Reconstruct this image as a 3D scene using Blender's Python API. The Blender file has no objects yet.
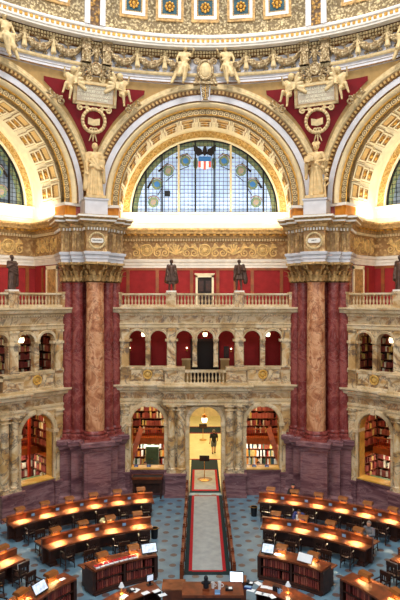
import bpy, math, random
from math import sin, cos, pi, radians as R, sqrt, atan2
from mathutils import Vector, Matrix
random.seed(7)
SC = bpy.context.scene
COL = SC.collection

# ------------------------------------------------------------------ materials
def lin(c):
    return tuple(((x/255)/12.92 if x/255 <= .04045 else ((x/255+.055)/1.055)**2.4) for x in c) + (1,)
MATS = {}
def newmat(name):
    m = bpy.data.materials.new(name); m.use_nodes = True
    nt = m.node_tree; b = nt.nodes['Principled BSDF']
    MATS[name] = m
    return m, nt, b
def N(nt, typ, **kw):
    n = nt.nodes.new(typ)
    for k, v in kw.items():
        if k.startswith('i_'): n.inputs[k[2:].replace('_', ' ')].default_value = v
        else: setattr(n, k, v)
    return n
def ramp(nt, stops, interp='LINEAR'):
    n = nt.nodes.new('ShaderNodeValToRGB'); e = n.color_ramp.elements
    n.color_ramp.interpolation = interp
    while len(e) < len(stops): e.new(.5)
    for el, (p, c) in zip(e, stops): el.position = p; el.color = lin(c)
    return n
def plain(name, c, rough=.6, metal=0, var=.12, scale=3, bump=0, bscale=20, spec=.4):
    """plain paint/wood/metal with a faint procedural tone variation"""
    m, nt, b = newmat(name)
    tc = N(nt, 'ShaderNodeTexCoord')
    no = N(nt, 'ShaderNodeTexNoise', i_Scale=scale, i_Detail=4.0)
    nt.links.new(tc.outputs['Object'], no.inputs['Vector'])
    lo = tuple(max(0, x*(1-var)) for x in c); hi = tuple(min(255, x*(1+var)) for x in c)
    rp = ramp(nt, [(.3, lo), (.7, hi)])
    nt.links.new(no.outputs['Fac'], rp.inputs['Fac']); nt.links.new(rp.outputs['Color'], b.inputs['Base Color'])
    b.inputs['Roughness'].default_value = rough; b.inputs['Metallic'].default_value = metal
    b.inputs['Specular IOR Level'].default_value = spec
    if bump:
        n2 = N(nt, 'ShaderNodeTexNoise', i_Scale=bscale, i_Detail=3.0)
        nt.links.new(tc.outputs['Object'], n2.inputs['Vector'])
        bp = N(nt, 'ShaderNodeBump', i_Strength=bump, i_Distance=.05)
        nt.links.new(n2.outputs['Fac'], bp.inputs['Height']); nt.links.new(bp.outputs['Normal'], b.inputs['Normal'])
    return m
def marble(name, stops, vein, scale=.8, vscale=.9, vein_w=.035, rough=.3, stretch=(1, 1, 1), veinamt=.8):
    m, nt, b = newmat(name)
    tc = N(nt, 'ShaderNodeTexCoord'); mp = N(nt, 'ShaderNodeMapping')
    mp.inputs['Scale'].default_value = stretch
    oi = N(nt, 'ShaderNodeObjectInfo')
    ad = N(nt, 'ShaderNodeVectorMath', operation='ADD')
    sc = N(nt, 'ShaderNodeVectorMath', operation='SCALE'); sc.inputs['Scale'].default_value = 0.0
    nt.links.new(tc.outputs['Object'], mp.inputs['Vector'])
    n1 = N(nt, 'ShaderNodeTexNoise', i_Scale=scale, i_Detail=6.0, i_Roughness=.62, i_Distortion=1.2)
    nt.links.new(mp.outputs['Vector'], n1.inputs['Vector'])
    rp = ramp(nt, stops); nt.links.new(n1.outputs['Fac'], rp.inputs['Fac'])
    n2 = N(nt, 'ShaderNodeTexNoise', i_Scale=vscale, i_Detail=7.0, i_Roughness=.6, i_Distortion=2.0)
    nt.links.new(mp.outputs['Vector'], n2.inputs['Vector'])
    s = N(nt, 'ShaderNodeMath', operation='SUBTRACT'); s.inputs[1].default_value = .5
    a = N(nt, 'ShaderNodeMath', operation='ABSOLUTE')
    mr = N(nt, 'ShaderNodeMapRange'); mr.inputs['From Min'].default_value = 0; mr.inputs['From Max'].default_value = vein_w
    mr.inputs['To Min'].default_value = veinamt; mr.inputs['To Max'].default_value = 0
    nt.links.new(n2.outputs['Fac'], s.inputs[0]); nt.links.new(s.outputs[0], a.inputs[0]); nt.links.new(a.outputs[0], mr.inputs['Value'])
    mx = N(nt, 'ShaderNodeMix', data_type='RGBA'); mx.inputs['B'].default_value = lin(vein)
    nt.links.new(mr.outputs[0], mx.inputs['Factor']); nt.links.new(rp.outputs['Color'], mx.inputs['A'])
    nt.links.new(mx.outputs['Result'], b.inputs['Base Color'])
    b.inputs['Roughness'].default_value = rough
    return m
def relief(name, lo, hi, scale=6, strength=.8, rough=.5, metal=.0, dist=.08):
    """carved and gilded ornament: cells of light relief on darker ground"""
    m, nt, b = newmat(name)
    tc = N(nt, 'ShaderNodeTexCoord')
    v = N(nt, 'ShaderNodeTexVoronoi', i_Scale=scale, feature='SMOOTH_F1')
    n1 = N(nt, 'ShaderNodeTexNoise', i_Scale=scale*.9, i_Detail=3.0, i_Distortion=1.5)
    nt.links.new(tc.outputs['Object'], v.inputs['Vector']); nt.links.new(tc.outputs['Object'], n1.inputs['Vector'])
    ml = N(nt, 'ShaderNodeMath', operation='ADD'); nt.links.new(v.outputs['Distance'], ml.inputs[0]); nt.links.new(n1.outputs['Fac'], ml.inputs[1])
    rp = ramp(nt, [(.55, hi), (1.0, lo)]); nt.links.new(ml.outputs[0], rp.inputs['Fac'])
    nt.links.new(rp.outputs['Color'], b.inputs['Base Color'])
    iv = N(nt, 'ShaderNodeMath', operation='SUBTRACT'); iv.inputs[0].default_value = 1
    nt.links.new(ml.outputs[0], iv.inputs[1])
    bp = N(nt, 'ShaderNodeBump', i_Strength=strength, i_Distance=dist)
    nt.links.new(iv.outputs[0], bp.inputs['Height']); nt.links.new(bp.outputs['Normal'], b.inputs['Normal'])
    b.inputs['Roughness'].default_value = rough; b.inputs['Metallic'].default_value = metal
    return m
def glow(name, c, strength, var=0, scale=2, c2=None):
    m, nt, b = newmat(name)
    b.inputs['Base Color'].default_value = lin(c); b.inputs['Roughness'].default_value = .25
    b.inputs['Emission Color'].default_value = lin(c); b.inputs['Emission Strength'].default_value = strength
    if var:
        tc = N(nt, 'ShaderNodeTexCoord'); no = N(nt, 'ShaderNodeTexNoise', i_Scale=scale, i_Detail=4.0)
        nt.links.new(tc.outputs['Object'], no.inputs['Vector'])
        rp = ramp(nt, [(.35, c2 or c), (.65, c)]); nt.links.new(no.outputs['Fac'], rp.inputs['Fac'])
        nt.links.new(rp.outputs['Color'], b.inputs['Emission Color']); nt.links.new(rp.outputs['Color'], b.inputs['Base Color'])
    return m

def make_materials():
    marble('cream_marble', [(.3, (112, 84, 56)), (.4, (180, 144, 94)), (.5, (212, 190, 152)), (.58, (168, 122, 72)), (.66, (200, 172, 130)), (.78, (228, 216, 194))], (92, 80, 76), .95, .6, .03, .3)
    marble('cream_trim', [(.3, (172, 140, 94)), (.5, (208, 184, 142)), (.7, (228, 212, 182))], (124, 102, 80), .9, .7, .02, .35, veinamt=.5)
    marble('veined_marble', [(.3, (152, 104, 50)), (.44, (194, 156, 100)), (.55, (220, 200, 162)), (.66, (176, 134, 84)), (.76, (132, 122, 120))], (70, 64, 68), .8, .55, .04, .3)
    marble('amber_marble', [(.3, (172, 116, 40)), (.5, (206, 158, 70)), (.7, (220, 184, 110))], (120, 82, 40), .8, .7, .02, .35, veinamt=.5)
    marble('purple_marble', [(.3, (84, 54, 60)), (.46, (112, 76, 82)), (.56, (142, 104, 106)), (.66, (108, 72, 78)), (.8, (92, 60, 68))], (160, 126, 126), .8, .5, .014, .2, (.6, .6, 3.2), veinamt=.6)
    marble('red_marble', [(.3, (90, 32, 30)), (.48, (126, 52, 48)), (.6, (152, 80, 72)), (.75, (108, 44, 42))], (158, 112, 106), 1.6, .8, .012, .25, veinamt=.55)
    marble('rose_marble', [(.3, (136, 74, 48)), (.45, (190, 128, 88)), (.56, (218, 166, 124)), (.64, (168, 100, 66)), (.78, (206, 142, 100))], (92, 48, 40), 1.3, .55, .016, .25, veinamt=.6)
    marble('corridor_floor', [(.3, (206, 194, 130)), (.7, (226, 216, 160))], (180, 170, 120), .5, .5, .01, .3)
    plain('white_plaster', (226, 220, 208), .6, var=.04)
    plain('blue_white_plaster', (202, 201, 205), .6, var=.04)
    plain('cream_plaster', (226, 204, 158), .55, var=.05)
    plain('pale_plaster', (238, 226, 190), .55, var=.04)
    plain('tan_plaster', (186, 150, 92), .55, var=.08)
    plain('coffer_gold', (228, 190, 122), .45, var=.06)
    plain('ochre_paint', (196, 124, 34), .5, var=.06)
    plain('gold_leaf', (196, 146, 62), .38, .3, var=.18, scale=8)
    plain('dull_gold', (168, 134, 84), .45, .2, var=.22, scale=7, bump=.3)
    plain('dark_gold', (112, 76, 34), .45, .2, var=.25, scale=7)
    plain('statue_plaster', (208, 178, 126), .5, var=.1, scale=4)
    plain('relief_plaster', (208, 184, 136), .5, var=.1, scale=6)
    plain('bronze', (84, 62, 51), .42, .35, var=.25, scale=5)
    plain('pale_gold', (220, 184, 116), .45, .1, var=.12, scale=6)
    plain('red_paint', (142, 38, 40), .8, var=.06, spec=.2)
    plain('crimson_field', (124, 8, 20), .7, var=.08)
    plain('brown_strip', (136, 74, 36), .5)
    plain('tablet_stone', (184, 170, 148), .5, var=.06)
    plain('letter_gold', (250, 242, 206), .5)
    plain('letter_dark', (60, 44, 34), .5)
    plain('dark_void', (26, 16, 14), .7)
    plain('black_frame', (14, 13, 13), .45)
    plain('mahogany', (104, 52, 28), .3, var=.22, scale=5)
    plain('desk_top', (118, 68, 40), .25, var=.2, scale=4)
    plain('dark_wood', (54, 30, 22), .4, var=.25, scale=6)
    plain('chair_wood', (44, 26, 20), .4, var=.25, scale=8)
    plain('gallery_wood', (168, 82, 32), .4, var=.15, scale=5)
    plain('red_post', (176, 52, 24), .45)
    plain('brass', (190, 138, 60), .3, .7, var=.12)
    plain('lamp_hood', (150, 92, 44), .4, .35, var=.15)
    plain('green_carpet', (18, 38, 40), .95, var=.2, scale=30)
    plain('navy_carpet', (24, 36, 44), .95, var=.2, scale=30)
    plain('red_carpet', (160, 22, 30), .95, var=.1, scale=30)
    plain('cream_carpet', (156, 160, 160), .95, var=.06, scale=3)
    plain('paper', (224, 230, 236), .7, var=.03)
    plain('pale_blue_card', (128, 166, 206), .6, var=.05)
    plain('plastic_black', (22, 24, 30), .4)
    plain('plastic_blue', (40, 60, 120), .4)
    plain('green_top', (96, 118, 78), .45)
    plain('sage_panel', (112, 124, 98), .5)
    plain('white_enamel', (232, 232, 236), .4)
    plain('skin', (196, 140, 110), .55)
    plain('hair_black', (22, 17, 16), .5)
    plain('hair_grey', (116, 104, 94), .6)
    plain('cloth_black', (26, 25, 28), .8)
    plain('cloth_white', (214, 210, 204), .8)
    plain('cloth_blue', (44, 56, 110), .8)
    plain('cloth_pale', (196, 186, 140), .8)
    plain('cloth_grey', (92, 96, 104), .8)
    plain('cloth_denim', (34, 46, 78), .8)
    plain('coffer_blue', (20, 66, 78), .5, var=.3, scale=10)
    for i, c in enumerate([(140, 62, 52), (120, 48, 42), (156, 84, 68), (104, 48, 46), (132, 66, 54)]): plain('volume_red_%d' % i, c, .5)
    for i, c in enumerate([(206, 196, 168), (170, 48, 34), (52, 74, 92), (196, 168, 96), (62, 92, 72), (226, 222, 212), (128, 60, 36), (214, 132, 50)]): plain('book_cover_%d' % i, c, .5)
    relief('gilt_frieze', (158, 118, 70), (220, 184, 124), 5, .6)
    relief('relief_ornament', (140, 114, 74), (228, 206, 160), 9, .9, dist=.05)
    relief('dome_ornament', (104, 86, 54), (206, 188, 146), 9, .8)
    relief('rib_ornament', (84, 56, 20), (206, 156, 66), 7, .8)
    relief('carved_band', (92, 74, 46), (190, 164, 116), 6, .8)
    relief('guilloche_ground', (120, 100, 68), (160, 138, 98), 9, .4)
    relief('gilt_band', (196, 152, 72), (240, 212, 142), 8, .6)
    relief('glass_border', (60, 90, 70), (150, 170, 130), 9, .1)
    glow('window_glass', (184, 206, 234), .72, 1, 1.3, (162, 184, 216))
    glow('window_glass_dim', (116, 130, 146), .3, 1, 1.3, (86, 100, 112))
    glow('glass_green', (84, 112, 92), .32, 1, 8, (128, 126, 84))
    glow('glass_blue', (50, 100, 150), .6)
    glow('glass_red', (206, 84, 70), .75)
    glow('glass_white', (236, 226, 214), .95)
    glow('glass_teal', (50, 100, 104), .4, 1, 9, (130, 130, 80))
    glow('glass_amber', (150, 130, 90), .5, 1, 9, (120, 110, 130))
    glow('lantern_light', (255, 236, 190), 5)
    glow('bulb', (255, 214, 140), 30)
    glow('screen', (214, 236, 255), 2.2)
    glow('screen_page', (206, 218, 232), .8, 1, 9, (160, 174, 196))
    # floor: slate-blue tiles with rows of round brown medallions
    m, nt, b = newmat('hall_floor')
    tc = N(nt, 'ShaderNodeTexCoord')
    def spots(off, rad):
        mp = N(nt, 'ShaderNodeMapping'); mp.inputs['Scale'].default_value = (1/.86, 1/.86, 0); mp.inputs['Location'].default_value = (off, off, 0)
        nt.links.new(tc.outputs['Object'], mp.inputs['Vector'])
        f = N(nt, 'ShaderNodeVectorMath', operation='FRACTION'); nt.links.new(mp.outputs['Vector'], f.inputs[0])
        s = N(nt, 'ShaderNodeVectorMath', operation='SUBTRACT'); s.inputs[1].default_value = (.5, .5, 0); nt.links.new(f.outputs[0], s.inputs[0])
        l = N(nt, 'ShaderNodeVectorMath', operation='LENGTH'); nt.links.new(s.outputs[0], l.inputs[0])
        return l.outputs['Value']
    mn = N(nt, 'ShaderNodeMath', operation='MINIMUM'); nt.links.new(spots(0, 0), mn.inputs[0]); nt.links.new(spots(.5, 0), mn.inputs[1])
    no = N(nt, 'ShaderNodeTexNoise', i_Scale=1.4, i_Detail=5.0); nt.links.new(tc.outputs['Object'], no.inputs['Vector'])
    base = ramp(nt, [(.35, (82, 112, 134)), (.65, (106, 138, 156))]); nt.links.new(no.outputs['Fac'], base.inputs['Fac'])
    sp = ramp(nt, [(0, (110, 84, 74)), (.07, (76, 62, 64)), (.11, (100, 80, 76)), (.14, (66, 62, 68)), (.155, (66, 62, 68)), (.16, (66, 62, 68))])
    nt.links.new(mn.outputs[0], sp.inputs['Fac'])
    lt = N(nt, 'ShaderNodeMath', operation='LESS_THAN'); lt.inputs[1].default_value = .155; nt.links.new(mn.outputs[0], lt.inputs[0])
    mx = N(nt, 'ShaderNodeMix', data_type='RGBA')
    nt.links.new(lt.outputs[0], mx.inputs['Factor']); nt.links.new(base.outputs['Color'], mx.inputs['A']); nt.links.new(sp.outputs['Color'], mx.inputs['B'])
    nt.links.new(mx.outputs['Result'], b.inputs['Base Color']); b.inputs['Roughness'].default_value = .35
make_materials()

# ------------------------------------------------------------------ mesh builder
class MB:
    def __init__(s): s.v = []; s.f = []
    def quad(s, a, b, c, d):
        i = len(s.v); s.v += [tuple(a), tuple(b), tuple(c), tuple(d)]; s.f.append((i, i+1, i+2, i+3))
    def box(s, x0, x1, y0, y1, z0, z1):
        i = len(s.v)
        s.v += [(x0, y0, z0), (x1, y0, z0), (x1, y1, z0), (x0, y1, z0), (x0, y0, z1), (x1, y0, z1), (x1, y1, z1), (x0, y1, z1)]
        s.f += [tuple(i+k for k in q) for q in ((0, 3, 2, 1), (4, 5, 6, 7), (0, 1, 5, 4), (1, 2, 6, 5), (2, 3, 7, 6), (3, 0, 4, 7))]
        return s
    def cbox(s, c, d): return s.box(c[0]-d[0]/2, c[0]+d[0]/2, c[1]-d[1]/2, c[1]+d[1]/2, c[2]-d[2]/2, c[2]+d[2]/2)
    def obox(s, c, ax, ay, az):
        c = Vector(c); ax = Vector(ax); ay = Vector(ay); az = Vector(az); i = len(s.v)
        for k in ((-1, -1, -1), (1, -1, -1), (1, 1, -1), (-1, 1, -1), (-1, -1, 1), (1, -1, 1), (1, 1, 1), (-1, 1, 1)):
            s.v.append(tuple(c+ax*k[0]+ay*k[1]+az*k[2]))
        s.f += [tuple(i+k for k in q) for q in ((0, 3, 2, 1), (4, 5, 6, 7), (0, 1, 5, 4), (1, 2, 6, 5), (2, 3, 7, 6), (3, 0, 4, 7))]
        return s
    def grid(s, rows, cu=False, cv=False):
        i = len(s.v); n = len(rows); m = len(rows[0])
        for r in rows: s.v += [tuple(p) for p in r]
        for a in range(n if cu else n-1):
            for b in range(m if cv else m-1):
                a2 = (a+1) % n; b2 = (b+1) % m
                s.f.append((i+a*m+b, i+a*m+b2, i+a2*m+b2, i+a2*m+b))
        return s
    def lathe(s, prof, cx=0, cy=0, n=16, a0=0, a1=2*pi, fold=0, k=0, ey=1, zc=0):
        full = abs(a1-a0-2*pi) < 1e-6
        st = n if full else n+1
        rows = []
        for j in range(st):
            a = a0+(a1-a0)*j/n
            rows.append([(cx+r*(1+fold*cos(k*a))*cos(a), cy+ey*r*(1+fold*cos(k*a))*sin(a), z+zc) for r, z in prof])
        s.grid(rows, cu=full); return s
    def sphere(s, c, r, nu=10, nv=6):
        if not hasattr(r, '__len__'): r = (r, r, r)
        rows = []
        for j in range(nu):
            a = 2*pi*j/nu
            rows.append([(c[0]+r[0]*max(sin(pi*k/nv), 1e-4)*cos(a), c[1]+r[1]*max(sin(pi*k/nv), 1e-4)*sin(a), c[2]-r[2]*cos(pi*k/nv)) for k in range(nv+1)])
        return s.grid(rows, cu=True)
    def tube(s, pts, r, n=8, closed=False, flat=1):
        pts = [Vector(p) for p in pts]; L = len(pts); rows = []; up = None
        for i, p in enumerate(pts):
            t = (pts[(i+1) % L]-pts[i-1]) if closed else (pts[min(i+1, L-1)]-pts[max(i-1, 0)])
            if t.length < 1e-9: t = Vector((0, 0, 1))
            t.normalize()
            if up is None: up = Vector((0, 0, 1)) if abs(t.z) < .9 else Vector((1, 0, 0))
            x = (up-t*up.dot(t)); x.normalize(); y = t.cross(x); up = x
            rr = r[i] if hasattr(r, '__len__') else r
            rows.append([p+x*rr*cos(2*pi*j/n)+y*rr*flat*sin(2*pi*j/n) for j in range(n)])
        i0 = len(s.v); s.grid(rows, cu=closed, cv=True)
        if not closed:
            s.f.append(tuple(i0+j for j in range(n))); s.f.append(tuple(i0+(L-1)*n+n-1-j for j in range(n)))
        return s
    def cap(s, p, q, r1, r2=None, n=10):
        r2 = r1 if r2 is None else r2
        p = Vector(p); q = Vector(q); d = q-p; L = d.length or 1e-6; d /= L
        pts = []; rr = []
        for k in range(4): a = pi/2*(k/3.0); pts.append(p-d*r1*cos(a)); rr.append(max(r1*sin(a), 1e-4))
        for k in range(4): a = pi/2*(1-k/3.0); pts.append(q+d*r2*cos(a)); rr.append(max(r2*sin(a), 1e-4))
        return s.tube(pts, rr, n)
    def torus(s, c, Rr, r, axis='y', n=20, m=6, a0=0, a1=2*pi, sc=(1, 1)):
        full = abs(a1-a0-2*pi) < 1e-6; pts = []
        for j in range(n if full else n+1):
            a = a0+(a1-a0)*j/n; x = Rr*cos(a)*sc[0]; y = Rr*sin(a)*sc[1]
            pts.append((c[0]+x, c[1], c[2]+y) if axis == 'y' else ((c[0]+x, c[1]+y, c[2]) if axis == 'z' else (c[0], c[1]+x, c[2]+y)))
        return s.tube(pts, r, m, closed=full)
    def spiral(s, c, r0, r1, turns, t, a0=0, sgn=1, n=20, m=5, mir=1):
        pts = []; rr = []
        for j in range(n+1):
            k = j/n; a = a0+sgn*2*pi*turns*k; r = r0+(r1-r0)*k
            pts.append((c[0]+mir*r*cos(a), c[1], c[2]+r*sin(a))); rr.append(t*(1-.4*k))
        return s.tube(pts, rr, m)
    def sweep(s, path, prof, closed=False):
        """profile (offset to the right-hand side of the path, z) along a plan path with mitred corners"""
        P = [Vector((p[0], p[1])) for p in path]; L = len(P); rows = []
        for i in range(L):
            d1 = (P[i]-P[i-1]) if (i > 0 or closed) else None
            d2 = (P[(i+1) % L]-P[i]) if (i < L-1 or closed) else None
            if d1 is None: d1 = d2
            if d2 is None: d2 = d1
            d1 = d1.normalized(); d2 = d2.normalized()
            n1 = Vector((d1.y, -d1.x)); n2 = Vector((d2.y, -d2.x)); m = n1+n2
            m = m/ max(m.dot(n1), .2)
            rows.append([(P[i].x+m.x*o, P[i].y+m.y*o, z) for o, z in prof])
        return s.grid(rows, cu=closed)
    def along(s, path, step, w, d, h, z, off=0, taper=1):
        """a row of small blocks (dentils, modillions) along a path, standing out on its right-hand side"""
        for a, b in zip(path, path[1:]):
            A = Vector((a[0], a[1], 0)); B = Vector((b[0], b[1], 0)); t = B-A; L = t.length
            if L < w: continue
            t /= L; nr = Vector((t.y, -t.x, 0)); k = max(1, int(round(L/step)))
            for j in range(k):
                c = A+t*(L*(j+.5)/k)+nr*(off+d/2)
                s.obox((c.x, c.y, z+h/2), t*w/2, nr*d/2, (0, 0, h/2))
        return s
    def prism(s, poly, z0, z1):
        i = len(s.v); n = len(poly)
        s.v += [(p[0], p[1], z0) for p in poly]+[(p[0], p[1], z1) for p in poly]
        for k in range(n): s.f.append((i+k, i+(k+1) % n, i+n+(k+1) % n, i+n+k))
        s.f.append(tuple(i+n-1-k for k in range(n))); s.f.append(tuple(i+n+k for k in range(n))); return s
    def prism_y(s, poly, y0, y1):
        i = len(s.v); n = len(poly)
        s.v += [(p[0], y0, p[1]) for p in poly]+[(p[0], y1, p[1]) for p in poly]
        for k in range(n): s.f.append((i+k, i+(k+1) % n, i+n+(k+1) % n, i+n+k))
        s.f.append(tuple(i+n-1-k for k in range(n))); s.f.append(tuple(i+n+k for k in range(n))); return s
    def arch(s, cu, cz, prof, n=24, leg=0, a0=0, a1=pi):
        """closed profile of (radius, depth) swept along an arch in the wall plane"""
        rows = []
        if leg: rows.append([(cu+r, v, cz-leg) for r, v in prof])
        for j in range(n+1):
            a = a0+(a1-a0)*j/n; rows.append([(cu+r*cos(a), v, cz+r*sin(a)) for r, v in prof])
        if leg: rows.append([(cu-r, v, cz-leg) for r, v in prof])
        i0 = len(s.v); m = len(prof); s.grid(rows, cv=True)
        s.f.append(tuple(i0+j for j in range(m))); s.f.append(tuple(i0+(len(rows)-1)*m+m-1-j for j in range(m)))
        return s
    def archwall(s, u0, u1, z0, z1, ops, v0, v1, n=14):
        """wall slab with round-headed openings (centre, half width, sill, springing)"""
        x = u0
        for cu, h, zs, zp in sorted(ops):
            if cu-h > x: s.box(x, cu-h, v0, v1, z0, z1)
            if zs > z0: s.box(cu-h, cu+h, v0, v1, z0, zs)
            A = [(cu-h*cos(pi*j/n), zp+h*sin(pi*j/n)) for j in range(n+1)]
            for (xa, za), (xb, zb) in zip(A, A[1:]):
                s.quad((xa, v0, za), (xb, v0, zb), (xb, v0, z1), (xa, v0, z1))
                s.quad((xb, v1, zb), (xa, v1, za), (xa, v1, z1), (xb, v1, z1))
                s.quad((xa, v1, za), (xb, v1, zb), (xb, v0, zb), (xa, v0, za))
            x = cu+h
        if x < u1: s.box(x, u1, v0, v1, z0, z1)
        return s
    def arcbox(s, r0, r1, t0, t1, z0, z1, n=10):
        """slab bent around the hall's centre between two angles (from +Y, positive to the left)"""
        rows = []
        for j in range(n+1):
            t = t0+(t1-t0)*j/n; c, d = -sin(t), cos(t)
            rows.append([(r0*c, r0*d, z0), (r1*c, r1*d, z0), (r1*c, r1*d, z1), (r0*c, r0*d, z1)])
        i0 = len(s.v); s.grid(rows, cv=True)
        s.f.append((i0, i0+1, i0+2, i0+3)); k = i0+n*4; s.f.append((k+3, k+2, k+1, k)); return s
    def add(s, o, M=None):
        i = len(s.v)
        s.v += [tuple(M @ Vector(p)) for p in o.v] if M is not None else o.v
        s.f += [tuple(i+k for k in f) for f in o.f]; return s
    def mesh(s, name, mat, smooth=False):
        me = bpy.data.meshes.new(name); me.from_pydata(s.v, [], s.f); me.update()
        me.materials.append(MATS[mat])
        if smooth:
            me.polygons.foreach_set('use_smooth', [True]*len(me.polygons))
            try: me.set_sharp_from_angle(angle=R(40))
            except Exception: pass
        return me
    def build(s, name, mat, parent=None, smooth=False):
        return link(name, s.mesh(name, mat, smooth), parent)
def link(name, me, parent=None):
    o = bpy.data.objects.new(name, me); COL.objects.link(o)
    if parent is not None: o.parent = parent
    return o
def tag(o, label, cat, group=None):
    o['label'] = label; o['category'] = cat
    if group: o['group'] = group
    return o
def thing(name, label, cat, loc=(0, 0, 0), rz=0, group=None):
    o = bpy.data.objects.new(name, None); COL.objects.link(o); o.empty_display_size = .2
    o.location = loc; o.rotation_euler = (0, 0, rz)
    return tag(o, label, cat, group)
def struct(o, rz=0):
    o['kind'] = 'structure'; o.rotation_euler = (0, 0, rz); return o
KIDS = {}
def dup(o, loc=None, rz=None, label=None, group=None, parent=None):
    """a thing with copies of its parts and their sub-parts (meshes shared)"""
    r = o.copy(); COL.objects.link(r)
    if parent is not None: r.parent = parent
    if loc is not None: r.location = loc
    if rz is not None: r.rotation_euler = (0, 0, rz)
    if label: r['label'] = label
    if group: r['group'] = group
    for c in o.children: dup(c, parent=r)
    return r
def pol(r, t, z=0): return (-r*sin(t), r*cos(t), z)
def bay(u, v, z, ang): return (u*cos(ang)-v*sin(ang), u*sin(ang)+v*cos(ang), z)
def remesh(mb, name, mat, voxel, parent=None, smooth=3):
    """melt overlapping body shapes into one continuous skin"""
    me = bpy.data.meshes.new(name); me.from_pydata(mb.v, [], mb.f); me.update()
    t = bpy.data.objects.new('tmp', me); COL.objects.link(t)
    rm = t.modifiers.new('r', 'REMESH'); rm.mode = 'VOXEL'; rm.voxel_size = voxel; rm.use_smooth_shade = True
    sm = t.modifiers.new('s', 'SMOOTH'); sm.iterations = smooth; sm.factor = .5
    bpy.context.view_layer.update()
    dg = bpy.context.evaluated_depsgraph_get()
    out = bpy.data.meshes.new_from_object(t.evaluated_get(dg), depsgraph=dg); out.name = name
    bpy.data.objects.remove(t); bpy.data.meshes.remove(me)
    out.materials.clear(); out.materials.append(MATS[mat])
    out.polygons.foreach_set('use_smooth', [True]*len(out.polygons))
    return link(name, out, parent)
def letters(text, name, mat, size, loc, parent, rot=(pi/2, 0, 0), depth=.01, width=None, space=1.0, bold=0):
    """raised lettering as a mesh, reading from the -Y side"""
    c = bpy.data.curves.new(name, 'FONT'); c.body = text; c.size = size; c.align_x = 'CENTER'; c.align_y = 'CENTER'
    c.extrude = depth; c.space_line = space; c.offset = bold; c.resolution_u = 2
    t = bpy.data.objects.new('tmp', c); COL.objects.link(t); bpy.context.view_layer.update()
    dg = bpy.context.evaluated_depsgraph_get()
    me = bpy.data.meshes.new_from_object(t.evaluated_get(dg), depsgraph=dg); me.name = name
    bpy.data.objects.remove(t)
    me.materials.clear(); me.materials.append(MATS[mat])
    o = link(name, me, parent); o.location = loc; o.rotation_euler = rot
    if width:
        w = max(v.co.x for v in me.vertices)-min(v.co.x for v in me.vertices)
        for v in me.vertices: v.co.x *= width/w
    return o
ORD = ['first', 'second', 'third', 'fourth', 'fifth', 'sixth', 'seventh', 'eighth', 'ninth', 'tenth', 'eleventh', 'twelfth']
# ------------------------------------------------------------------ camera
cam = bpy.data.cameras.new('camera'); cam.lens = 572/600*36; cam.sensor_width = 36; cam.sensor_fit = 'AUTO'
cam.clip_start = .1; cam.clip_end = 300
co = bpy.data.objects.new('camera', cam); COL.objects.link(co); co.location = (-.27, -14.9, 9.9); co.rotation_euler = (pi/2, 0, 0)
SC.camera = co

A45 = R(45); A22 = R(22.5)
Z_A0, Z_A1, Z_F1, Z_C1 = 11.74, 12.25, 13.25, 13.96     # great entablature: architrave, frieze, cornice
ZC = 14.89                                              # centre of the great arches

# ------------------------------------------------------------------ floor
fl = MB(); fl.prism([(19*cos(2*pi*k/64), 19*sin(2*pi*k/64)) for k in range(64)], -.3, 0)
floor = struct(fl.build('floor', 'hall_floor')); floor['label'] = 'slate blue tiled reading room floor with round brown medallions'

# ------------------------------------------------------------------ one bay of the octagon, built facing -Y, then copied by rotation
def ringpts(R0, v, n, a0=0, a1=pi): return [(R0*cos(a0+(a1-a0)*(k+.5)/n), v, ZC+R0*sin(a0+(a1-a0)*(k+.5)/n), a0+(a1-a0)*(k+.5)/n) for k in range(n)]

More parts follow.
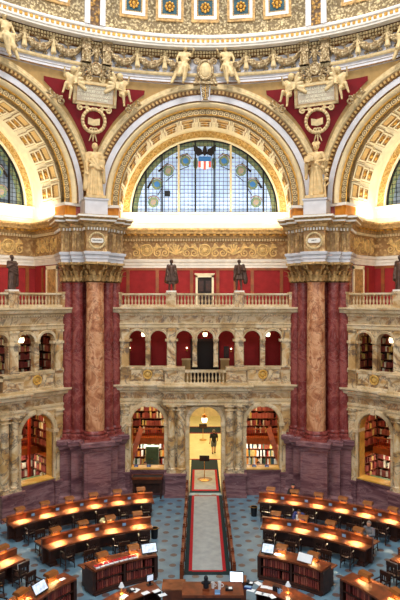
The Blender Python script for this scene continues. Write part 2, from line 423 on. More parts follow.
def build_wall():
    m = MB()
    m.archwall(-4.75, 4.75, 1.3, 4.75, [(-2.93, .84, 1.3, 3.67), (0, .82, 1.3, 3.67), (2.93, .84, 1.3, 3.67)], 14.2, 14.75)
    m.box(-4.75, 4.75, 14.2, 14.75, 4.75, 5.63)
    w = struct(m.build('wall_back', 'veined_marble'))
    w['label'] = 'two-storey veined marble arcade screen with round arches'
    # purple plinth and pedestals
    p = MB()
    for s in (-1, 1):
        p.box(*sorted((s*4.75, s*.98)), 14.16, 14.8, 0, 1.22); p.box(*sorted((s*4.75, s*.98)), 14.1, 14.8, 1.22, 1.3)
        p.box(*sorted((s*4.75, s*.98)), 14.1, 14.2, 0, .16)
        for x0, x1 in ((.98, 2.02), (3.82, 4.3)):
            d = 13.72 if x0 < 1 else 14.02
            p.box(*sorted((s*x0, s*x1)), d, 14.3, .14, 1.1); p.box(*sorted((s*(x0-.05), s*(x1+.05))), d-.06, 14.3, 0, .14)
            p.box(*sorted((s*(x0-.05), s*(x1+.05))), d-.06, 14.3, 1.1, 1.2)
    p.build('plinth', 'purple_marble', w)
    for s in (-1, 1):
        q = MB(); q.box(*sorted((s*3.77, s*2.09)), 14.08, 14.75, 1.3, 1.36); q.build('opening_sill', 'amber_marble', w)
        # pilasters
        for x, d, hw in ((1.72, 13.86, .19), (1.22, 13.86, .21), (4.06, 14.1, .18)):
            b = MB(); b.box(s*x-hw, s*x+hw, 14.06 if x < 2 else d, 14.3, 1.2, 4.62)
            if x < 2: b.lathe([(hw+.04, 1.34), (hw+.05, 1.4), (hw, 1.46), (hw, 2.4), (hw*.9, 4.32), (hw*.9, 4.4), (hw*1.15, 4.56)], s*x, 14.02, 16)
            b.box(s*x-hw-.04, s*x+hw+.04, d-.05, 14.3, 1.2, 1.34)
            b.box(s*x-hw-.03, s*x+hw+.03, d-.04, 14.3, 4.34, 4.4); b.box(s*x-hw-.06, s*x+hw+.06, d-.08, 14.3, 4.54, 4.64)
            b.build('pilaster', 'veined_marble', w)
    # arch surrounds and imposts
    for cu, h in ((-2.93, .84), (0, .82), (2.93, .84)):
        a = MB(); a.arch(cu, 3.67, [(h, 14.1), (h+.05, 14.08), (h+.2, 14.1), (h+.2, 14.3), (h, 14.3)], 20)
        a.box(cu-.1, cu+.1, 13.98, 14.3, 3.67+h-.02, 3.67+h+.24)
        for s in (-1, 1):
            a.box(*sorted((cu+s*(h-.03), cu+s*(h+.24))), 14.06, 14.78, 3.52, 3.67)
            zb = 1.3 if cu else 0
            a.box(*sorted((cu+s*(h-.0), cu+s*(h+.2))), 14.12, 14.3, zb, 3.52)
        a.build('archivolt', 'cream_trim', w)
        r = MB(); r.arch(cu, 3.67, [(h-.012, 14.3), (h+.02, 14.3), (h+.02, 14.78), (h-.012, 14.78)], 20, leg=3.67-(1.36 if cu else .02)); r.build('reveal', 'amber_marble', w)
    path = [(-4.75, 14.2), (-2.08, 14.2), (-2.08, 13.84), (2.08, 13.84), (2.08, 14.2), (4.75, 14.2)]
    e = MB(); e.prism([(-2.08, 14.3), (-2.08, 13.84), (2.08, 13.84), (2.08, 14.3)], 4.64, 5.63)
    e.sweep(path, [(.0, 4.6), (.04, 4.62), (.04, 4.76), (.07, 4.78), (.07, 4.88), (.0, 4.9)]); e.sweep(path, [(.0, 5.2), (.06, 5.22), (.08, 5.3), (.22, 5.36), (.24, 5.48), (.32, 5.56), (.32, 5.63), (-.3, 5.64)])
    e.build('cornice', 'cream_trim', w)
    f = MB(); f.sweep(path, [(.005, 4.88), (.005, 5.22)]); f.build('frieze', 'cream_marble', w)
    # parapet under the upper arches
    m = MB(); m.box(-4.75, -1.05, 14.2, 14.6, 5.63, 6.5); m.box(1.05, 4.75, 14.2, 14.6, 5.63, 6.5)
    for s in (-1, 1):
        m.box(*sorted((s*1.04, s*2.04)), 13.78, 14.3, 5.63, 6.36); m.box(*sorted((s*3.84, s*4.28)), 14.1, 14.3, 5.63, 6.5)
    m.build('parapet', 'cream_marble', w)
    for s in (-1, 1):
        q = MB()
        for a, b in ((2.14, 2.64), (3.22, 3.76)):
            x0, x1 = sorted((s*a, s*b)); q.box(x0, x1, 14.16, 14.22, 5.88, 6.36)
        q.build('parapet_panel', 'veined_marble', w)
        q = MB(); q.torus((s*2.93, 14.17, 6.12), .2, .04, n=20); q.lathe([(0, .0), (.18, 0), (.18, .05)], n=16); q2 = MB()
        q2.add(q, None); t = MB(); t.torus((s*2.93, 14.16, 6.12), .2, .045, n=20); t.sphere((s*2.93, 14.19, 6.12), (.15, .04, .15)); t.build('roundel', 'amber_marble', w, True)
    c = MB(); c.sweep([(-4.75, 14.2), (-2.04, 14.2), (-2.04, 13.78), (-1.02, 13.78)], [(0, 6.34), (.06, 6.38), (.08, 6.5), (-.4, 6.52)])
    c.sweep([(1.02, 13.78), (2.04, 13.78), (2.04, 14.2), (4.75, 14.2)], [(0, 6.34), (.06, 6.38), (.08, 6.5), (-.4, 6.52)])
    c.box(-1.06, 1.06, 13.78, 14.02, 6.26, 6.38); c.box(-1.06, 1.06, 13.78, 14.02, 5.63, 5.74)
    c.sweep([(-4.75, 14.2), (-2.04, 14.2), (-2.04, 13.78), (2.04, 13.78), (2.04, 14.2), (4.75, 14.2)], [(0, 5.76), (.05, 5.74), (.05, 5.62)])
    c.build('sill_course', 'cream_trim', w)
    for k in range(11):
        b = MB(); b.lathe([(.05, 0), (.05, .05), (.03, .08), (.06, .2), (.035, .36), (.03, .42), (.05, .47), (.05, .52)], n=10)
        o = b.build('balcony_baluster', 'cream_trim', w, True) if k == 0 else link('balcony_baluster', bme, w)
        bme = o.data; o.location = (-.9+k*.18, 13.9, 5.74)
    # upper arcade
    cs = (-3.46, -2.38, -1.07, 0, 1.07, 2.38, 3.46)
    m = MB(); m.archwall(-4.75, 4.75, 6.5, 8.5, [(x, .42, 6.5, 7.92) for x in cs], 14.2, 14.55, 12); m.build('upper_screen', 'cream_marble', w)
    for x in cs:
        a = MB(); a.arch(x, 7.92, [(.42, 14.14), (.52, 14.12), (.54, 14.16), (.54, 14.25), (.42, 14.25)], 14); a.build('upper_archivolt', 'cream_trim', w)
    for x in (-2.92, -.535, .535, 2.92):
        b = MB(); b.lathe([(.12, 0), (.12, .06), (.085, .1), (.075, 1.15), (.11, 1.22), (.13, 1.3), (.13, 1.36)], n=12)
        b.box(-.14, .14, -.2, .2, 1.34, 1.42); b.box(-.13, .13, -.16, .16, 0, .05)
        o = b.build('colonnette', 'cream_trim', w, True); o.location = (x, 14.3, 6.5)
    for x in (-4.06, -1.72, 1.72, 4.06):
        d = 14.06; hw = .18 if abs(x) > 3 else .2
        b = MB(); b.box(x-hw, x+hw, d, 14.3, 6.5, 8.48); b.box(x-hw-.03, x+hw+.03, d-.04, 14.3, 6.5, 6.6)
        b.box(x-hw-.04, x+hw+.04, d-.05, 14.3, 7.8, 7.9); b.box(x-hw-.04, x+hw+.04, d-.05, 14.3, 8.38, 8.48); b.build('upper_pilaster', 'veined_marble', w)
        b = MB()
        for s in (-1, 1):
            cx = x+s*(hw+.05)
            b.box(cx-.07, cx+.07, 14.12, 14.5, 7.8, 7.92)
        b.build('impost', 'cream_trim', w)
    # upper entablature
    path = [(-4.75, 14.2), (4.75, 14.2)]
    m = MB(); m.box(-4.75, 4.75, 14.2, 14.8, 8.48, 9.5); m.build('upper_frieze', 'cream_marble', w)
    e = MB(); e.sweep(path, [(0, 8.48), (.05, 8.5), (.06, 8.66), (.1, 8.7), (.0, 8.74)]); e.sweep(path, [(0, 9.1), (.06, 9.14), (.1, 9.22), (.26, 9.28), (.28, 9.4), (.36, 9.46), (.36, 9.54), (-.8, 9.55)])
    e.along(path, .13, .07, .08, .08, 9.1, .02)
    e.build('upper_cornice', 'cream_trim', w)
    return w

def build_rooms():
    """floors, ceilings and back walls of the galleries behind the arcade"""
    out = []
    m = MB(); m.box(-4.9, 4.9, 14.6, 18.2, 5.3, 5.56); m.box(-4.9, 4.9, 14.6, 18.2, 9.3, 9.5)
    g = struct(m.build('ceiling_gallery', 'tan_plaster')); q = MB(); q.box(-4.85, 4.85, 14.62, 17.0, 5.56, 5.564); q.build('gallery_shade_sheet', 'dark_wood', g); g['label'] = 'gallery floors behind the arcade screen'; out.append(g)  # dark sheet over the floor slab paints the gallery's shade behind the balusters
    m = MB()
    for s in (-1, 1):
        m.box(*sorted((s*4.87, s*5.0)), 14.7, 18.2, 0, 5.3); m.box(*sorted((s*1.02, s*1.14)), 14.75, 18.2, 0, 5.3)
        m.box(*sorted((s*1.14, s*5.0)), 18.0, 18.2, 0, 5.3)
    lw = struct(m.build('wall_book_alcoves', 'brown_strip')); lw['label'] = 'inner walls of the book alcoves'; out.append(lw)
    m = MB(); m.box(-4.9, 4.9, 17.0, 17.2, 5.56, 9.3)
    for s in (-1, 1): m.box(*sorted((s*4.87, s*5.0)), 14.7, 17.2, 5.56, 9.3)
    mw = struct(m.build('wall_middle_gallery', 'red_paint')); mw['label'] = 'red wall of the middle gallery'; out.append(mw)
    m = MB(); m.box(-4.9, 4.9, 17.9, 18.2, 9.5, 14.0)
    for s in (-1, 1): m.box(*sorted((s*4.87, s*5.3)), 14.9, 18.2, 9.5, 14.0)
    tw = struct(m.build('wall_top_gallery', 'red_paint')); tw['label'] = 'red wall of the top gallery under the gilded entablature'; out.append(tw)
    b = MB()
    for x in (-4.4, -2.72, -1.75, -.75, .75, 1.75, 2.72, 4.4): b.box(x-.09, x+.09, 17.85, 17.9, 9.5, 11.62)
    b.box(-4.87, 4.87, 17.86, 17.9, 11.6, 11.74)
    for s in (-1, 1):
        b.box(*sorted((s*4.83, s*4.87)), 17.0, 17.15, 9.5, 11.62)
    b.build('wall_strip', 'brown_strip', tw)
    # side doorway of the alcove end
    for s in (-1, 1):
        d = MB(); x0, x1 = sorted((s*4.78, s*4.87)); d.box(x0, x1, 16.5, 16.62, 9.5, 11.62); d.box(x0, x1, 15.5, 15.62, 9.5, 11.62); d.box(x0, x1, 15.5, 16.62, 11.5, 11.68)
        d.build('side_doorframe', 'pale_plaster', tw)
        d = MB(); x0, x1 = sorted((s*4.8, s*4.88)); d.box(x0, x1, 15.62, 16.5, 9.5, 11.5); d.build('side_door', 'dull_gold', tw)
    # great entablature round the alcove
    path = [(-4.87, 14.7), (-4.87, 17.9), (4.87, 17.9), (4.87, 14.7)]
    e = MB(); e.sweep(path, [(0, Z_A0), (.05, Z_A0), (.05, Z_A0+.14), (.09, Z_A0+.16), (.09, Z_A0+.3), (.15, Z_A0+.34), (.17, Z_A1-.04), (.0, Z_A1)]); e.build('architrave', 'white_plaster', tw)
    e = MB(); e.sweep(path, [(.0, Z_A1), (.03, Z_A1), (.03, Z_F1)]); e.build('frieze', 'gilt_frieze', tw)
    e = MB()
    for k in range(-2, 3):
        e.add(frieze_motif(k % 2 == 0), Matrix.Translation((k*1.66, 17.84, (Z_A1+Z_F1)/2)))
    for s in (-1, 1):
        for k, v in enumerate((17.0, 15.6)):
            e.add(frieze_motif(k == 0), Matrix.Translation((s*4.82, v, (Z_A1+Z_F1)/2)) @ Matrix.Rotation(-s*pi/2, 4, 'Z') @ Matrix.Scale(.8, 4, (1, 0, 0)))
    e.build('frieze_ornament', 'pale_gold', tw, True)
    e = MB(); e.sweep(path, [(.03, Z_F1-.03), (.08, Z_F1), (.1, Z_F1+.14), (.16, Z_F1+.16), (.16, Z_F1+.22)]); e.sweep(path, [(.16, Z_F1+.22), (.2, Z_F1+.34), (.44, Z_F1+.4), (.46, Z_F1+.5), (.54, Z_F1+.62), (.54, Z_C1), (-.3, Z_C1+.01)])
    e.build('cornice', 'dull_gold', tw)
    e = MB(); e.along(path, .15, .08, .09, .13, Z_F1+.01, .08); e.build('dentil', 'cream_plaster', tw)
    e = MB(); e.along(path, .38, .16, .22, .1, Z_F1+.3, .16); e.build('modillion', 'gold_leaf', tw)
    # sill wall under the great window
    m = MB(); m.box(-5.0, 5.0, 17.88, 18.2, Z_C1, ZC)
    for s in (-1, 1): m.box(*sorted((s*4.72, s*5.3)), 15.1, 18.2, Z_C1, ZC)
    m.box(-4.8, 4.8, 17.6, 17.9, ZC-.12, ZC); m.box(-4.8, 4.8, 17.7, 17.9, Z_C1+.3, Z_C1+.38)
    m.build('window_parapet', 'pale_plaster', tw)
    return out

def frieze_motif(roundel):
    m = MB()
    if roundel:
        m.torus((0, 0, 0), .32, .05, n=20); m.torus((0, 0, 0), .22, .025, n=16); m.sphere((0, .02, 0), (.17, .06, .17))
    else:
        for k in range(7): a = pi*(.1+.8*k/6); m.cap((0, 0, -.25), (.38*cos(a), 0, -.25+.55*sin(a)), .03, .06, 6)
    for s in (-1, 1):
        m.spiral((s*.62, 0, -.16), .24, .04, 1.6, .045, pi/2, 1, 18, 5, s)
        for k in range(4): m.cap((s*.4, 0, -.02+.05*k), (s*(.58+.07*k), 0, .36-.07*k), .028, .045, 6)
    return m

def build_vault():
    rows = []
    for j in range(49):
        a = pi*j/48; rows.append([((4.45+.3*(v-14.4)/3.5)*cos(a), v, ZC+(4.45+.3*(v-14.4)/3.5)*sin(a)) for v in (14.4, 15.4, 16.4, 17.9)])
    rows = [[(rows[0][k][0], rows[0][k][1], Z_C1) for k in range(4)]]+rows+[[(rows[-1][k][0], rows[-1][k][1], Z_C1) for k in range(4)]]
    v = struct(MB().grid(rows).build('ceiling_vault', 'pale_plaster', None, True)); v['label'] = 'coffered barrel vault over the gallery alcove'
    fr = MB(); pn = MB(); ro = MB(); big = MB(); teeth = MB(); gl = MB()
    for j in range(15):
        a = pi*(j+.5)/15; n = Vector((-cos(a), 0, -sin(a))); t = Vector((-sin(a), 0, cos(a))); y = Vector((0, 1, 0))
        for yc, hy, ht, kind in ((14.98, .33, .36, 0), (15.66, .22, .29, 1), (16.24, .22, .29, 1)):
            r = 4.45+.3*(yc-14.4)/3.5; c = Vector((r*cos(a), yc, ZC+r*sin(a)))+n*.05
            for s in (-1, 1):
                fr.obox(c+y*s*hy, y*.045, t*(ht+.045), n*.05); fr.obox(c+t*s*ht, y*hy, t*.045, n*.05)
            for s in (-1, 1):
                gl.obox(c+y*s*(hy-.06)+n*.03, y*.018, t*(ht-.06), n*.03); gl.obox(c+t*s*(ht-.06)+n*.03, y*(hy-.06), t*.018, n*.03); gl.obox(c+y*s*(hy+.06), y*.016, t*(ht+.06), n*.02); gl.obox(c+t*s*(ht+.06), y*(hy+.06), t*.016, n*.02)
            (pn if kind == 0 else big).obox(c-n*.02, y*(hy-.04), t*(ht-.04), n*.012)
            if kind:
                ro.sphere(c, (.12, .12, .12), 8, 5)
                for q in range(5): b = 2*pi*q/5; ro.sphere(c+y*.12*cos(b)+t*.12*sin(b), .06, 6, 4)
            else:
                for q in range(7): teeth.obox(c+y*hy*.86+t*ht*(q-3)/3.6, y*.05, t*.028, n*.03)
    gl.build('coffer_fillet', 'dull_gold', v); fr.build('coffer_frame', 'pale_plaster', v); pn.build('coffer_panel', 'coffer_gold', v); big.build('rosette_panel', 'cream_plaster', v)
    ro.build('rosette', 'gold_leaf', v, True); teeth.build('coffer_dentil', 'dull_gold', v)
    # ribs between the coffers and the arch face
    leg = .2
    g = MB(); g.arch(0, ZC, [(4.4, 14.2), (4.72, 14.2), (4.72, 14.6), (4.45, 14.6), (4.4, 14.42)], 48, leg); g.build('arch_band', 'guilloche_ground', v)
    g = MB()
    for x, y, z, a in ringpts(4.56, 14.19, 46):
        M = Matrix.Translation((x, y, z)); q = MB(); q.torus((0, 0, 0), .115, .026, n=12, m=5); q.sphere((0, 0, 0), .05, 6, 4); g.add(q, M)
    g.build('guilloche', 'relief_plaster', v, True)
    g = MB(); g.arch(0, ZC, [(4.4, 14.4), (4.4, 14.17), (4.43, 14.15), (4.45, 14.17), (4.45, 14.4)], 48, leg); g.arch(0, ZC, [(4.7, 14.4), (4.7, 14.12), (4.74, 14.1), (4.78, 14.12), (4.78, 14.4)], 48, leg); g.build('arch_fillet', 'gold_leaf', v, True)
    g = MB(); g.arch(0, ZC, [(4.78, 14.5), (4.78, 14.12), (4.86, 14.02), (4.95, 13.98), (5.04, 14.04), (5.04, 14.5)], 48, leg); g.build('arch_moulding', 'cream_plaster', v, True)
    g = MB(); g.arch(0, ZC, [(5.04, 14.5), (5.04, 14.03), (5.07, 14.0), (5.4, 13.98), (5.4, 14.5)], 48, leg); g.build('arch_fascia', 'blue_white_plaster', v)
    g = MB()
    for r in (5.04, 5.37): g.arch(0, ZC, [(r, 14.3), (r, 13.965), (r+.03, 13.955), (r+.03, 14.3)], 48, leg)
    g.build('arch_line', 'dark_gold', v)
    g = MB(); g.arch(0, ZC, [(5.4, 14.5), (5.4, 13.98), (5.62, 13.94), (5.62, 14.5)], 48, leg, R(8), R(172)); g.build('egg_band', 'dark_gold', v)
    g = MB()
    for x, y, z, a in ringpts(5.51, 13.94, 74, R(12), R(168)): g.obox((x, y, z), (.05*cos(a+pi/2), 0, .05*sin(a+pi/2)), (0, .05, 0), (.075*cos(a), 0, .075*sin(a)))
    g.build('egg_moulding', 'tan_plaster', v)
    g = MB(); g.arch(0, ZC, [(5.62, 14.5), (5.62, 13.96), (5.68, 13.88), (5.8, 13.86), (5.84, 13.9), (5.95, 13.9), (5.95, 14.5)], 48, 0, R(14), R(166)); g.build('arch_outer_moulding', 'relief_plaster', v, True)
    # gold band round the glass
    g = MB(); g.arch(0, ZC, [(4.18, 17.95), (4.18, 17.7), (4.26, 17.68), (4.3, 17.74), (4.3, 17.95)], 48); g.arch(0, ZC, [(4.66, 17.95), (4.66, 17.72), (4.78, 17.7), (4.78, 17.95)], 48); g.build('window_moulding', 'pale_plaster', v, True)
    g = MB(); g.arch(0, ZC, [(4.3, 17.95), (4.3, 17.76), (4.66, 17.76), (4.66, 17.95)], 48); g.build('gilt_arch_band', 'gilt_band', v)
    g = MB()
    for x, y, z, a in ringpts(4.48, 17.75, 44): q = MB(); q.torus((0, 0, 0), .12, .03, n=10, m=5); g.add(q, Matrix.Translation((x, y, z)))
    g.build('gilt_guilloche', 'pale_gold', v, True)
    # attic blocks at the springing
    g = MB(); cp = MB()
    for s in (-1, 1):
        g.box(*sorted((s*4.42, s*6.1)), 14.15, 15.1, Z_C1-.1, 14.56); cp.box(*sorted((s*4.36, s*6.1)), 14.06, 15.1, 14.56, 14.7)
        g.box(*sorted((s*4.5, s*4.62)), 14.08, 14.2, Z_C1, 14.56)
    g.build('attic_block', 'ochre_paint', v); cp.build('impost_cap', 'white_plaster', v)
    # pendentive wall between this arch and the ring
    def pt(u, t, off=0):
        za = ZC+sqrt(max(5.93**2-u*u, 0)); ph = u/5.8*A22
        A = Vector((u, 13.98, za)); B = Vector((14.0*sin(ph), 14.0*cos(ph), 20.82)); P = A.lerp(B, t)
        return (P.x*(1-off), P.y*(1-off), P.z)
    us = [-5.8+11.6*k/60 for k in range(61)]
    MB().grid([[pt(u, t/8) for t in range(9)] for u in us]).build('pendentive', 'tan_plaster', v, True)
    for s in (-1, 1):
        rows = []
        for k in range(25):
            u = s*(3.15+2.65*k/24); za = ZC+sqrt(5.93**2-u*u); h = 20.82-za
            t0 = .3/h; t1 = max(1-.42/h, t0+.01); rows.append([pt(u, t0+(t1-t0)*q/6, .0035) for q in range(7)])
        MB().grid(rows).build('pendentive_field', 'crimson_field', v, True)
    return v

def build_window(name, glass, dim):
    y = 17.93
    rows = [[(4.17*k/6*cos(pi*j/40), y, ZC+4.17*k/6*sin(pi*j/40)) for k in range(7)] for j in range(41)]
    w = struct(MB().grid(rows).build(name, glass)); w['label'] = 'half-round stained glass window with dark bars'
    b = MB(); b.arch(0, ZC, [(3.84, y-.03), (4.14, y-.03), (4.14, y-.01), (3.84, y-.01)], 40); b.build('glass_border', 'glass_green', w)
    l = MB(); k = -4.1
    while k < 4.11:
        h = sqrt(max(4.15**2-k*k, 0)); l.box(k-.011, k+.011, y-.05, y-.03, ZC, ZC+h); k += .225
    k = .22
    while k < 4.1:
        h = sqrt(max(4.15**2-k*k, 0)); l.box(-h, h, y-.05, y-.03, ZC+k-.011, ZC+k+.011); k += .225
    l.build('leading', 'black_frame', w)
    l = MB()
    for x in (-3.36, -2.44, -.54, .54, 2.44, 3.36): l.box(x-.04, x+.04, y-.12, y-.02, ZC, ZC+sqrt(4.15**2-x*x))
    l.arch(0, ZC, [(4.1, y-.12), (4.2, y-.12), (4.2, y), (4.1, y)], 40); l.box(-4.18, 4.18, y-.12, y, ZC, ZC+.06)
    l.build('window_frame', 'black_frame', w)
    l = MB()
    for x in (-1.49, 1.49): l.box(x-.06, x+.06, y-.16, y-.02, ZC, ZC+sqrt(4.15**2-x*x))
    l.build('gilt_mullion', 'cream_plaster', w)
    # heraldic glass: shield of stripes under a dark eagle, and round emblems with ribbons
    def flat(poly, nm, mat, d=.06): MB().prism_y(poly, y-d, y-d+.015).build(nm, mat, w)
    sx, sz = 0, 17.72
    flat([(-.36, sz+.12), (.36, sz+.12), (.36, sz+.4), (-.36, sz+.4)], 'shield_chief', 'glass_blue', .07)
    for k in range(5):
        x0 = -.36+.144*k; flat([(x0, sz+.12), (x0, sz-.22-.12*(2-abs(k-2))*.5), (x0+.144, sz-.22-.12*(2-abs(k-2))*.5), (x0+.144, sz+.12)], 'shield_stripe', 'glass_red' if k % 2 == 0 else 'glass_white', .07)
    e = MB(); ey = y-.075
    e.prism_y([(0, sz+.42), (-.14, sz+.6), (-.1, sz+.85), (-.05, sz+1.0), (.08, sz+.98), (.12, sz+.85), (.14, sz+.6)], ey, ey+.02)
    for s in (-1, 1): e.prism_y([(s*.08, sz+.55), (s*.4, sz+.42), (s*.62, sz+.72), (s*.66, sz+1.08), (s*.42, sz+.95), (s*.2, sz+.82)][::s], ey, ey+.02)
    e.build('glass_eagle', 'dark_void', w)
    for s in (-1, 1):
        q = MB(); q.torus((s*.52, y-.06, sz), .12, .05, n=12, m=4, sc=(.7, 2.4)); q.build('glass_wreath', 'glass_green', w, True)
        for i, (x, z) in enumerate(((1.1, 17.87), (2.08, 17.3), (2.74, 16.53), (2.94, 15.5))):
            q = MB(); q.lathe([(0, 0), (.3, 0), (.3, .015), (0, .015)], n=18); o = q.build('glass_emblem', 'glass_teal', w); o.location = (s*x, y-.05, z); o.rotation_euler = (pi/2, 0, 0)
            q = MB(); q.lathe([(0, 0), (.16, 0), (.16, .012), (0, .012)], n=14); o = q.build('emblem_centre', 'glass_blue' if i % 2 == 0 else 'glass_amber', w); o.location = (s*x, y-.066, z); o.rotation_euler = (pi/2, 0, 0)
            q = MB(); a = atan2(z-ZC, x); d = Vector((s*cos(a), 0, sin(a))); t = Vector((-s*sin(a), 0, cos(a)))
            c = Vector((s*x, y-.056, z))
            if i < 3:
                q.obox(c+d*.34-t*.1, t*.36, (0, .008, 0), d*.06); q.obox(c-d*.36-t*.22, d*.02, (0, .008, 0), t*.3)
                q.build('glass_staff', 'dark_void', w)
            q = MB(); q.torus((s*x, y-.05, z), .36, .035, n=12, m=4, a0=.3, a1=2.6); q.build('glass_ribbon', 'glass_amber', w, True)
    if not dim: MB().box(-2.3, -1.98, y-.055, y-.035, ZC+.95, ZC+1.27).build('dark_pane', 'black_frame', w)
    return w

def each_bay(o, names, labels=None):
    """copies for the bays to the left and right of the far one"""
    for ang, nm, i in ((A45, names[0], 0), (-A45, names[1], 1)):
        r = dup(o, rz=ang); r.name = nm
        if labels: r['label'] = labels[i]
wall = build_wall(); each_bay(wall, ('wall_left', 'wall_right'))
for o in build_rooms():
    n = o.name; each_bay(o, (n+'_left', n+'_right'))
vault = build_vault(); each_bay(vault, ('ceiling_vault_left', 'ceiling_vault_right'))
build_window('window_1', 'window_glass', False)
for i, ang in ((2, A45), (3, -A45)): struct(build_window('window_%d' % i, 'window_glass_dim', True), ang)

# door of the top gallery
d = MB(); d.box(-.52, -.4, 17.78, 17.92, 9.5, 11.3); d.box(.4, .52, 17.78, 17.92, 9.5, 11.3); d.box(-.52, .52, 17.78, 17.92, 11.2, 11.36); d.box(-.58, .58, 17.74, 17.92, 11.36, 11.42)
d1 = struct(d.build('door_1', 'pale_plaster')); d1['label'] = 'dark door in a pale frame in the middle of the red gallery wall'
q = MB(); q.box(-.4, .4, 17.84, 17.9, 9.5, 11.2); q.build('door_leaf', 'dark_void', d1)
q = MB()
for s in (-1, 1):
    for z in (9.7, 10.4): q.box(*sorted((s*.06, s*.34)), 17.82, 17.85, z, z+.6)
q.build('door_panel', 'dark_wood', d1)
# dark double door in the middle gallery
d = MB(); d.box(-.8, -.7, 16.9, 17.02, 5.56, 7.7); d.box(.7, .8, 16.9, 17.02, 5.56, 7.7); d.box(-.8, .8, 16.9, 17.02, 7.6, 7.74)
d2 = struct(d.build('door_2', 'dark_wood')); d2['label'] = 'dark door in the red middle gallery wall'
q = MB(); q.box(-.7, .7, 16.94, 17.0, 5.56, 7.6); q.build('door_leaf', 'dark_void', d2)

# corridor beyond the central doorway
m = MB(); m.box(-1.02, 1.02, 14.75, 18.2, -.02, .012); m.box(-3.2, 3.2, 18.2, 34, -.02, .012)
cf = struct(m.build('floor_corridor', 'corridor_floor')); cf['label'] = 'pale yellow stone floor of the entrance corridor'
m = MB()
for s in (-1, 1):
    m.box(*sorted((s*1.0, s*1.03)), 14.76, 18.2, 0, 5.3); m.box(*sorted((s*1.0, s*3.4)), 18.2, 18.4, 0, 5.3); m.box(*sorted((s*3.2, s*3.4)), 18.2, 34, 0, 6)
m.box(-3.4, 3.4, 34, 34.2, 0, 6)
cw = struct(m.build('wall_corridor', 'cream_plaster')); cw['label'] = 'warm lit walls of the entrance corridor'
rows = [[(1.02*cos(pi*j/16), v, 3.6+1.02*sin(pi*j/16)) for v in (14.76, 18.3)] for j in range(17)]
cc = struct(MB().grid(rows).build('ceiling_corridor', 'gilt_frieze', None, True)); cc['label'] = 'gilded vault over the entrance passage'
m = MB(); m.box(-3.4, 3.4, 18.3, 34, 5.2, 5.4); m.build('corridor_soffit', 'gilt_frieze', cc)

# ------------------------------------------------------------------ piers between the bays (local: w along the octagon's edge, v outwards)
PED = [(-1.62, 15.7), (-1.62, 14.5), (-1.14, 14.5), (-1.14, 14.15), (-.64, 14.15), (-.64, 13.5), (.64, 13.5), (.64, 14.15), (1.14, 14.15), (1.14, 14.5), (1.62, 14.5), (1.62, 15.7)]
ENT = [(-1.52, 16.4), (-1.52, 14.62), (-1.06, 14.62), (-1.06, 14.28), (-.5, 14.28), (-.5, 13.66), (.5, 13.66), (.5, 14.28), (1.06, 14.28), (1.06, 14.62), (1.52, 14.62), (1.52, 16.4)]
def build_pier():
    m = MB(); m.prism([(-1.0, 15.0), (1.0, 15.0), (2.3, 18.4), (-2.3, 18.4)], 0, Z_C1+.7); m.box(-1.45, 1.45, 15.05, 15.9, 3, Z_A0)
    w = struct(m.build('wall_pier_left', 'red_marble')); w['label'] = 'red marble pier between two bays of the octagon'
    p = MB(); p.prism([(x, v) for x, v in PED], 0, 2.7); p.sweep(PED, [(0, 0), (.1, 0), (.1, .3), (.05, .38), (0, .42)])
    p.sweep(PED, [(0, 2.62), (.06, 2.66), (.08, 2.8), (.18, 2.9), (.18, 3.08), (.12, 3.12), (-.6, 3.13)])
    p.build('pedestal', 'purple_marble', w)
    p = MB(); p.box(-.5, .5, 13.46, 13.52, .6, 2.45); p.build('pedestal_panel', 'purple_marble', w)
    e = MB(); e.prism(ENT, Z_A0, Z_C1)
    e.build('entablature_core', 'dull_gold', w)
    e = MB(); e.sweep(ENT, [(0, Z_A0), (.03, Z_A0), (.03, Z_A0+.15), (.07, Z_A0+.17), (.07, Z_A0+.32), (.13, Z_A0+.36), (.15, Z_A1-.03), (.01, Z_A1)]); e.build('architrave', 'blue_white_plaster', w)
    e = MB(); e.sweep(ENT, [(.01, Z_A1), (.01, Z_F1)]); e.build('frieze', 'gilt_frieze', w)
    e = MB(); e.sweep(ENT, [(.0, Z_F1-.03), (.06, Z_F1), (.08, Z_F1+.14), (.14, Z_F1+.16), (.16, Z_F1+.3), (.34, Z_F1+.4), (.36, Z_F1+.5), (.45, Z_F1+.6), (.45, Z_C1), (-.4, Z_C1+.01)]); e.build('cornice', 'dull_gold', w)
    e = MB(); e.sweep(ENT, [(.455, Z_F1+.6), (.455, Z_C1-.02)]); e.sweep(ENT, [(.365, Z_F1+.42), (.375, Z_F1+.5)]); e.along(ENT, .14, .07, .07, .13, Z_F1+.01, .06); e.build('cornice_fillet', 'white_plaster', w)
    e = MB(); e.along(ENT, .3, .13, .16, .1, Z_F1+.3, .12)
    for x, v in ((-1.3, 14.6), (1.3, 14.6), (-.8, 14.26), (.8, 14.26)):
        for s in (-1, 1): e.lathe([(.05, 0), (.04, .3), (.06, .6), (.07, .8)], x+s*.11, v, 8, zc=Z_A1+.08)
    for v in (15.4,):
        for s in (-1, 1): e.torus((s*1.53, v, (Z_A1+Z_F1)/2), .28, .05, 'x', 16)
    e.build('frieze_ornament', 'dull_gold', w, True)
    e = MB(); e.box(-.55, .55, 13.76, 15.2, Z_C1, 14.74); e.box(-.6, .6, 13.72, 15.2, 14.74, 14.82); e.build('statue_plinth', 'blue_white_plaster', w)
    return w
pier = build_pier(); pier.rotation_euler = (0, 0, A22)
r = dup(pier, rz=-A22); r.name = 'wall_pier_right'

